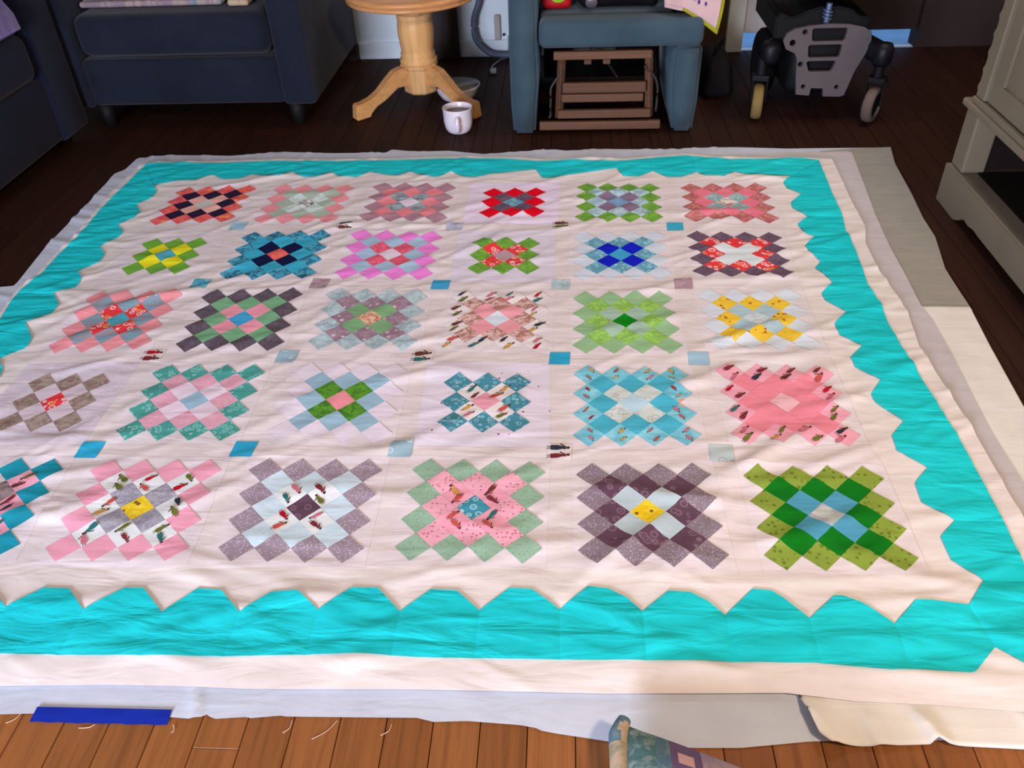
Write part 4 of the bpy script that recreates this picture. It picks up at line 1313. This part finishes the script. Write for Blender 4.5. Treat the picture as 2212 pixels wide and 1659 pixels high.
def sheet(u0, u1, v0, v1, n_, m2, off):
    A = np.zeros((n_, m2, 3))
    for i, v in enumerate(np.linspace(v0, v1, n_)):
        for j, u in enumerate(np.linspace(u0, u1, m2)):
            A[i, j] = cloth_pt(u, v) + np.array([0, -off, off * 0.5])
    return grid_mesh('sheet', A[..., 0], A[..., 1], A[..., 2])


def thick(o, t):
    s_ = o.modifiers.new('cloth_thickness', 'SOLIDIFY')
    s_.thickness = t
    s_.offset = 0


thick(obj('cloth', sheet(0, 0.955, 0, 0.93, 24, 24, 0), MAT['pink_cloth'], pc), 0.003)
thick(obj('border', sheet(0.33, 1.0, 0.93, 1.0, 4, 20, 0), MAT['lime_edge'], pc), 0.004)
thick(obj('border', sheet(0.955, 1.0, 0, 0.93, 24, 4, 0), MAT['lime_edge'], pc), 0.004)
thick(obj('hem', sheet(0.0, 0.33, 0.93, 1.0, 4, 10, 0), MAT['pink_cloth'], pc), 0.003)
for u, v, r_ in ((0.52, 0.62, 0.05), (0.60, 0.68, 0.035), (0.44, 0.60, 0.03), (0.72, 0.66, 0.03)):
    obj('printed_mark', sheet(u - r_ * 0.6, u + r_ * 0.6, v - r_, v + r_, 3, 3, 0.004), MAT['blue_ink'], pc)

# brown board behind, black bag on the floor between recliner and power chair
MAT['board_brown'] = wood('brown_board', (96, 68, 48), 0.7, 'z', 0.6, 0.2)
bd = bmesh.new(); box(bd, 0.985, 1.118, 2.285, 2.305, 0.0005, 0.9, 0.004, rot=None)
setp(obj('wooden_board', bd, MAT['board_brown']), 'brown upright board against the wall behind the pink cloth', 'board')
fb = thing('floor_bag', (1.02, 1.78, 0), 'black soft bag on the floor between the recliner and the power chair', 'bag')
bm = bmesh.new()
box(bm, 0.935, 1.075, 1.66, 1.92, 0.001, 0.17, 0.04, 5)
bmesh.ops.subdivide_edges(bm, edges=list(bm.edges), cuts=1, use_grid_fill=True)
for v in bm.verts:
    k = max(0, v.co.z - 0.01)
    v.co.x += (1.0 - v.co.x) * k * 2.2
    v.co.y += 0.006 * math.sin(v.co.z * 60 + v.co.x * 50)
obj('bag_body', bm, MAT['black_bag'], fb, True)
bm = bmesh.new(); tube(bm, [(0.98, 1.72, 0.165), (0.985, 1.71, 0.21), (1.02, 1.79, 0.22), (1.02, 1.86, 0.165)], 0.007, 8)
obj('bag_handle', bm, MAT['black_bag'], fb, True)

# hose, cable and cover at the white wall
MAT['hose'] = simple('grey_hose', (92, 100, 118), 0.5, 0.3)
bm = bmesh.new()
hp = [(0.06, 2.325, 1.02), (0.05, 2.30, 0.80), (0.015, 2.25, 0.60), (-0.030, 2.265, 0.40), (-0.045, 2.28, 0.274), (-0.074, 2.28, 0.19), (-0.071, 2.28, 0.10), (-0.018, 2.275, 0.040), (0.035, 2.27, 0.026), (0.12, 2.27, 0.024)]
tube(bm, hp, 0.0135, 14, 0, 8)
hose = thing('hose', (0.1, 2.27, 0), 'grey hose curving down the white wall to the floor left of the recliner', 'hose')
obj('hose_body', bm, MAT['hose'], hose, True)
bm = bmesh.new(); lathe(bm, [(0.021, 0), (0.022, 0.004), (0.022, 0.045), (0.018, 0.05)], (0.115, 2.27, 0.023), 'x', 16)
obj('hose_end', bm, MAT['hose'], hose, True)
MAT['cable'] = simple('white_cable', (150, 160, 165), 0.5, 0.3)
cb = thing('cable', (0.03, 2.1, 0), 'thin white cable with a small plug on the floor by the wall', 'cable')
bm = bmesh.new(); tube(bm, [(0.085, 2.322, 0.10), (0.082, 2.322, 0.04), (0.075, 2.312, 0.0045), (0.05, 2.27, 0.0042), (0.02, 2.19, 0.0045), (0.010, 2.13, 0.005), (0.015, 2.095, 0.008)], 0.0038, 8)
obj('lead', bm, MAT['cable'], cb, True)
bm = bmesh.new(); box(bm, 0.010, 0.040, 2.055, 2.09, 0.0015, 0.022, 0.005)
obj('plug', bm, MAT['cable'], cb)
MAT['beige'] = simple('beige_plastic', (176, 170, 158), 0.5, 0.3)
cv = thing('cable_cover', (0.032, 2.326, 0.11), 'narrow beige cover strip on the white wall beside the recliner', 'cover')
bm = bmesh.new(); box(bm, 0.018, 0.048, 2.318, 2.3395, 0.080, 0.195, 0.006)
obj('strip', bm, MAT['beige'], cv)
bm = bmesh.new(); box(bm, 0.056, 0.068, 2.320, 2.3395, 0.098, 0.108, 0.003)
obj('clip', bm, MAT['foot'], cv)

# ------------------------------------------------------------------ power chair
MAT['pc_grey'] = simple('foot_plate_grey', (94, 88, 90), 0.5, 0.3, vary=0.08)
MAT['pc_black'] = simple('power_chair_black', (13, 14, 17), 0.6, 0.25)
MAT['pc_navy'] = simple('power_chair_blue_black', (15, 16, 22), 0.5, 0.3)
MAT['tyre'] = simple('worn_caster_tyre', (132, 112, 66), 0.8, 0.15)
MAT['tyre_grey'] = simple('grey_caster_tyre', (112, 96, 86), 0.8, 0.15)
MAT['rubber'] = simple('black_rubber', (18, 18, 19), 0.85, 0.1)
MAT['wine'] = simple('wine_seat', (62, 18, 26), 0.8, 0.15)
MAT['spring'] = simple('blue_steel', (110, 130, 165), 0.35, 0.5, 0.5)
PC = thing('power_chair', (1.35, 1.7, 0), 'black power wheelchair with grey slotted foot plate and small front casters', 'wheelchair')
PY = 1.42
outer = [(1.262, 0.103), (1.312, 0.098), (1.316, 0.126), (1.362, 0.124), (1.366, 0.094), (1.432, 0.092), (1.446, 0.098), (1.470, 0.185), (1.500, 0.25), (1.512, 0.295), (1.508, 0.325), (1.48, 0.342),
         (1.42, 0.354), (1.35, 0.357), (1.28, 0.352), (1.225, 0.342), (1.196, 0.325), (1.186, 0.30), (1.20, 0.27), (1.235, 0.255), (1.246, 0.235), (1.252, 0.17)]


def slot(x0, x1, z0, z1, sk=0.0):
    r_ = 0.006
    return [(x0 + r_ + sk, z0), (x1 - r_ - sk, z0), (x1 - sk, z0 + r_), (x1, z1 - r_), (x1 - r_, z1), (x0 + r_, z1), (x0, z1 - r_), (x0 + sk, z0 + r_)]


def hole(x, z, r_=0.010):
    return [(x + r_ * math.cos(t), z + r_ * math.sin(t)) for t in np.linspace(0, 2 * math.pi, 13)[:-1]]


holes = [slot(1.288, 1.418, 0.296, 0.342, 0.004), slot(1.282, 1.408, 0.238, 0.284, 0.004), slot(1.284, 1.394, 0.187, 0.226, 0.01),
         hole(1.262, 0.330), hole(1.222, 0.292, 0.012), hole(1.262, 0.215), hole(1.285, 0.132, 0.009), hole(1.412, 0.128, 0.009)]
bm = bmesh.new()
plate(bm, outer, holes, 0.018, lambda u, v, w: (u, PY + (v - 0.1) * 0.10 + w, v))
obj('foot_plate', bm, MAT['pc_grey'], PC)['label'] = 'grey foot plate with three slots'
bm = bmesh.new(); box(bm, 1.23, 1.47, PY + 0.06, PY + 0.5, 0.075, 0.33, 0.04, 4)
obj('base', bm, MAT['pc_black'], PC, True)
bm = bmesh.new()
hood = [(1.155, 0.30), (1.155, 0.385), (1.185, 0.392), (1.195, 0.376), (1.225, 0.376), (1.26, 0.395), (1.31, 0.409), (1.38, 0.410), (1.43, 0.398), (1.465, 0.372), (1.50, 0.372), (1.505, 0.30)]
plate(bm, hood, [], 0.40, lambda u, v, w: (u, PY + 0.05 + w, v))
bmesh.ops.bevel(bm, geom=[e for e in bm.edges if e.is_manifold and e.calc_face_angle(0) > 0.6], offset=0.006, segments=2, affect='EDGES')
obj('hood', bm, MAT['pc_black'], PC)
bm = bmesh.new()
for k in range(3):
    t = bmesh.new()
    lathe(t, [(0.013, -0.004), (0.018, -0.0035), (0.020, 0.0), (0.018, 0.0035), (0.013, 0.004), (0.013, -0.004)], (1.335, PY + 0.030, 0.378 + 0.012 * k), 'z', 18, rot=Matrix.Rotation(0.25, 3, 'Y'))
    join(bm, t)
tube(bm, [(1.335, PY + 0.03, 0.36), (1.336, PY + 0.03, 0.43)], 0.011, 10)
obj('suspension_spring', bm, MAT['spring'], PC, True)
bm = bmesh.new(); lathe(bm, [(0.04, 0.40), (0.04, 0.46)], (1.335, PY + 0.20, 0), seg=20)
obj('seat_post', bm, MAT['pc_black'], PC, True)
bm = bmesh.new(); box(bm, 1.09, 1.60, PY - 0.04, PY + 0.44, 0.456, 0.54, 0.03, 4)
obj('seat', bm, MAT['wine'], PC, True)
bm = bmesh.new(); box(bm, 1.16, 1.53, PY + 0.42, PY + 0.50, 0.50, 0.86, 0.035, 4)
obj('backrest', bm, MAT['wine'], PC, True)
for sx, cx, cy, yaw, tm in ((-1, 1.124, 1.45, -0.2, 'tyre'), (1, 1.552, 1.395, -0.62, 'tyre_grey')):
    rot = Matrix.Rotation(yaw, 3, 'Z')
    bm = bmesh.new()
    lathe(bm, [(0.045, -0.019), (0.060, -0.020), (0.066, -0.013), (0.068, 0.0), (0.066, 0.013), (0.060, 0.020), (0.045, 0.019), (0.045, -0.019)], (cx, cy, 0.0685), 'x', 36, rot=rot)
    wheel = obj('caster_wheel', bm, MAT[tm], PC, True)
    bm = bmesh.new()
    lathe(bm, [(0.0, -0.016), (0.02, -0.018), (0.046, -0.012), (0.046, 0.012), (0.02, 0.018), (0.0, 0.016)], (cx, cy, 0.0685), 'x', 24, rot=rot)
    obj('hub', bm, MAT['pc_black'], wheel, True)
    bm = bmesh.new()
    for s2 in (-1, 1):
        a = rot @ Vector((s2 * 0.027, 0, 0))
        bar(bm, (cx + a.x, cy + a.y, 0.066), (cx + a.x, cy + a.y + 0.0, 0.165), 0.02, 0.007)
    box(bm, cx - 0.034, cx + 0.034, cy - 0.022, cy + 0.03, 0.15, 0.175, 0.006, rot=rot)
    lathe(bm, [(0.018, 0.17), (0.020, 0.175), (0.020, 0.23), (0.016, 0.235)], (cx, cy + 0.005, 0), seg=18)
    obj('caster_fork', bm, MAT['pc_black'], PC)
    bm = bmesh.new()
    ax_ = cx + (0.025 if sx < 0 else 0.0)
    bar(bm, (ax_, cy + 0.01, 0.255), (1.35 + sx * 0.14, PY + 0.12, 0.27), 0.06, 0.075, 0.02)
    lathe(bm, [(0.026, 0.215), (0.036, 0.23), (0.038, 0.275), (0.028, 0.295), (0.0, 0.30)], (ax_, cy + 0.005, 0), seg=20)
    obj('caster_arm', bm, MAT['pc_navy'], PC, True)
    bm = bmesh.new()
    dxw = 1.35 + sx * 0.155
    lathe(bm, [(0.08, -0.026), (0.115, -0.03), (0.128, -0.018), (0.13, 0.0), (0.128, 0.018), (0.115, 0.03), (0.08, 0.026), (0.08, -0.026)], (dxw, PY + 0.34, 0.1305), 'x', 40)
    w_ = obj('drive_wheel', bm, MAT['rubber'], PC, True)
    bm = bmesh.new()
    lathe(bm, [(0.0, -0.02), (0.08, -0.022), (0.08, 0.022), (0.0, 0.02)], (dxw, PY + 0.34, 0.1305), 'x', 28)
    obj('hub', bm, MAT['pc_black'], w_, True)

# ------------------------------------------------------------------ white cabinet on the right
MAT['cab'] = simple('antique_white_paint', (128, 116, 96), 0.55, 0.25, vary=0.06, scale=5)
MAT['cab_shade'] = simple('cabinet_inside_shade', (34, 27, 24), 0.9, 0.05)  # shade of the open compartment put into the colour
CX, CY0, CY1, CD = 1.59, -0.55, 0.70, 0.5
cab = thing('cabinet', (CX + 0.25, 0.08, 0), 'antique white cabinet with open bottom shelf and rope-carved corner posts', 'cabinet')
# plinth with cut-out feet
def skirt(y0, y1):
    return [(y1 + 0.012, 0.0), (y1 + 0.012, 0.122), (y0 - 0.012, 0.122), (y0 - 0.012, 0.0), (y0 + 0.14, 0.0), (y0 + 0.17, 0.012), (y0 + 0.2, 0.034), (y0 + 0.24, 0.03), (y0 + 0.28, 0.036), (y0 + 0.33, 0.034),
            (y1 - 0.33, 0.034), (y1 - 0.28, 0.036), (y1 - 0.24, 0.03), (y1 - 0.2, 0.034), (y1 - 0.17, 0.012), (y1 - 0.14, 0.0)]


bm = bmesh.new(); plate(bm, skirt(CY0, CY1), [], 0.022, lambda u, v, w: (CX - 0.008 + w, u, v + 0.0005))
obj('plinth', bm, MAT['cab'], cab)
for y0, y1 in ((CY1 - 0.012, CY1 + 0.012), (CY0 - 0.012, CY0 + 0.012)):
    bm = bmesh.new(); box(bm, CX + 0.0145, CX + CD, y0, y1, 0.0005, 0.122, 0.003)
    obj('plinth_side', bm, MAT['cab'], cab)
bm = bmesh.new(); box(bm, CX - 0.006, CX + CD, CY0 - 0.006, CY1 + 0.002, 0.108, 0.128, 0.005)
obj('bottom_board', bm, MAT['cab'], cab)
for yy_ in (CY1 - 0.085, CY0):
    bm = bmesh.new(); box(bm, CX, CX + 0.07, yy_, yy_ + 0.085, 0.1285, 0.309, 0.006)
    obj('corner_post', bm, MAT['cab'], cab)
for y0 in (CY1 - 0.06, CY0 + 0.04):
    bm = bmesh.new(); box(bm, CX + 0.0705, CX + CD, y0, y0 + 0.02, 0.1285, 0.309, 0.0)  # dark panel added for the shaded inner side
    obj('side_shade_panel', bm, MAT['cab_shade'], cab)
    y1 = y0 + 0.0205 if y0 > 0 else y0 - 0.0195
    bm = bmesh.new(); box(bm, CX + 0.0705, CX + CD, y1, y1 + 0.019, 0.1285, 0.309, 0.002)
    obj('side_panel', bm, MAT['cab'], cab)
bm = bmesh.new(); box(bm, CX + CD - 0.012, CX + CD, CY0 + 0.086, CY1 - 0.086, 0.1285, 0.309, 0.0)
obj('back_panel', bm, MAT['cab_shade'], cab)
bm = bmesh.new(); box(bm, CX + 0.05, CX + CD - 0.013, CY0 + 0.086, CY1 - 0.086, 0.1285, 0.132, 0.0)  # dark sheet on the bottom board, standing in for shade
obj('shelf_shade_sheet', bm, MAT['cab_shade'], cab)
bm = bmesh.new()
box(bm, CX - 0.012, CX + CD, CY0 - 0.02, CY1 + 0.022, 0.3095, 0.332, 0.007, 3)
box(bm, CX - 0.004, CX + CD, CY0 - 0.01, CY1 - 0.02, 0.3315, 0.350, 0.004)
obj('middle_board', bm, MAT['cab'], cab)
ZT = 1.0
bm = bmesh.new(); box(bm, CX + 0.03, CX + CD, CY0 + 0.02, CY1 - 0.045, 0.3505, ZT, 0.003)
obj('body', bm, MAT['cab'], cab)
bm = bmesh.new(); box(bm, CX - 0.02, CX + CD + 0.01, CY0 - 0.03, CY1 + 0.02, ZT + 0.0005, ZT + 0.03, 0.008, 3)
obj('top_board', bm, MAT['cab'], cab)
for yc, sg in ((CY1 - 0.035, 1), (CY0 + 0.035, -1)):
    bm = bmesh.new(); box(bm, CX + 0.002, CX + 0.05, yc - 0.045, yc + 0.012, 0.3505, ZT, 0.004)
    post = obj('face_post', bm, MAT['cab'], cab)
    bm = bmesh.new()
    prof = []
    zz = 0.3505
    while zz < ZT - 0.012:
        for f_, rr_ in ((0.0, 0.013), (0.012, 0.021), (0.025, 0.024), (0.038, 0.021)):
            if zz + f_ < ZT - 0.001:
                prof.append((rr_, zz + f_))
        zz += 0.05
    lathe(bm, prof, (CX + 0.026, yc + sg * 0.012, 0), seg=20)
    obj('rope_moulding', bm, MAT['cab'], post, True)
mid = (CY0 + CY1) / 2
for y0, y1 in ((mid + 0.004, CY1 - 0.096), (CY0 + 0.096, mid - 0.004)):
    bm = bmesh.new()
    loop_o = [(y0, 0.356), (y1, 0.356), (y1, ZT - 0.01), (y0, ZT - 0.01)]
    loop_i = [(y0 + 0.06, 0.416), (y1 - 0.06, 0.416), (y1 - 0.06, ZT - 0.07), (y0 + 0.06, ZT - 0.07)]
    plate(bm, loop_o, [loop_i], 0.020, lambda u, v, w: (CX + 0.008 + w, u, v))
    d_ = obj('door', bm, MAT['cab'], cab)
    bm = bmesh.new(); box(bm, CX + 0.016, CX + 0.029, y0 + 0.058, y1 - 0.058, 0.414, ZT - 0.068, 0.002)
    obj('panel', bm, MAT['cab'], d_)
    bm = bmesh.new(); lathe(bm, [(0.006, 0.0), (0.006, 0.012), (0.014, 0.018), (0.015, 0.026), (0.0, 0.03)], (CX + 0.008, (y0 + 0.03) if y0 > mid else (y1 - 0.03), 0.7), 'x', 16, rot=Matrix.Rotation(math.pi, 3, 'Z'))
    obj('knob', bm, MAT['steel'], d_, True)

# ------------------------------------------------------------------ corner of a patchwork cushion poking in at the bottom edge
MAT['paisley'] = fabric('green_paisley', (0.08, 0.17, 0.17), 'mottle', (0.24, 0.33, 0.31), 42.0, (0.05, 0.14, 0.14))
MAT['lilac_print'] = fabric('lilac_print', (0.40, 0.30, 0.34), 'mottle', (0.31, 0.24, 0.34), 30.0)
MAT['blue_print'] = fabric('slate_blue_print', (0.10, 0.18, 0.24), 'mottle', (0.17, 0.26, 0.28), 30.0)
MAT['cream_strip'] = fabric('cream_strip', (0.48, 0.38, 0.26), 'mottle', (0.30, 0.28, 0.18), 26.0)
MAT['pink_print'] = fabric('pink_heart_print', (0.62, 0.40, 0.40), 'plain')
MAT['purple_print'] = fabric('purple_print', (0.15, 0.10, 0.20), 'plain')
tip = np.array([0.458, -1.196])
e1 = np.array([-0.02, -1.0]) * 0.40
e2 = np.array([0.93, -0.37]) * 0.42
cush = thing('patchwork_cushion', (0.6, -1.45, 0), 'patchwork fabric cushion in green and lilac prints, its corner poking in at the bottom edge', 'cushion')


def cz(u, v, side):
    b_ = max(0.0, (1 - abs(2 * u - 1) ** 2.6)) * max(0.0, (1 - abs(2 * v - 1) ** 2.6))
    return 0.040 + side * (0.006 + 0.058 * b_ ** 0.5)


n = 34
for side, nm in ((1, 'top_panel'), (-1, 'bottom_panel')):
    X = np.zeros((n, n)); Y = np.zeros((n, n)); Z = np.zeros((n, n))
    for i, u in enumerate(np.linspace(0, 1, n) ** 1.25):
        for j, v in enumerate(np.linspace(0, 1, n) ** 1.25):
            w1, w2 = u - 0.10 * math.sin(math.pi * v) * (1 - 2 * u) * 0, v
            p = tip + e1 * u + e2 * v
            X[i, j], Y[i, j], Z[i, j] = p[0], p[1], max(0.006, cz(u, v, side))
    me = grid_mesh(nm, X, Y, Z)
    o = obj(nm, me, [MAT['paisley'], MAT['blue_print'], MAT['lilac_print'], MAT['purple_print'], MAT['pink_print']], cush)
    if side < 0:
        me.flip_normals()
    us = np.linspace(0, 1, n) ** 1.25
    for f in me.polygons:
        c = f.center
        q = np.linalg.solve(np.stack([e1, e2], 1), np.array([c[0], c[1]]) - tip)
        d = q[1]
        f.material_index = 0 if d < 0.13 else (1 if d < 0.21 else 2)
        if 0.17 < d < 0.27 and 0.02 < q[0] < 0.16:
            f.material_index = 4 if (0.185 < d < 0.245 and 0.035 < q[0] < 0.13 and not (0.205 < d and q[0] < 0.075)) else 3
# boxing strip along the left side with a blue end at the corner
bm = bmesh.new()
pts = [tip + np.array([0.004, 0.006])] + [tip + e1 * t + np.array([-0.006, 0.0]) for t in (0.05, 0.12, 0.25, 0.45, 0.7, 0.97)]
tube(bm, [(p[0], p[1], 0.048) for p in pts], [0.010, 0.015, 0.015, 0.014, 0.014, 0.014, 0.012], 14)
o = obj('boxing_strip', bm, [MAT['cream_strip'], MAT['blue_print']], cush, True)
for f in o.data.polygons:
    c = f.center
    if c[0] < 0.452 and c[1] > -1.235 or c[1] > -1.20:
        f.material_index = 1
o['label'] = 'cream edge strip with blue end'
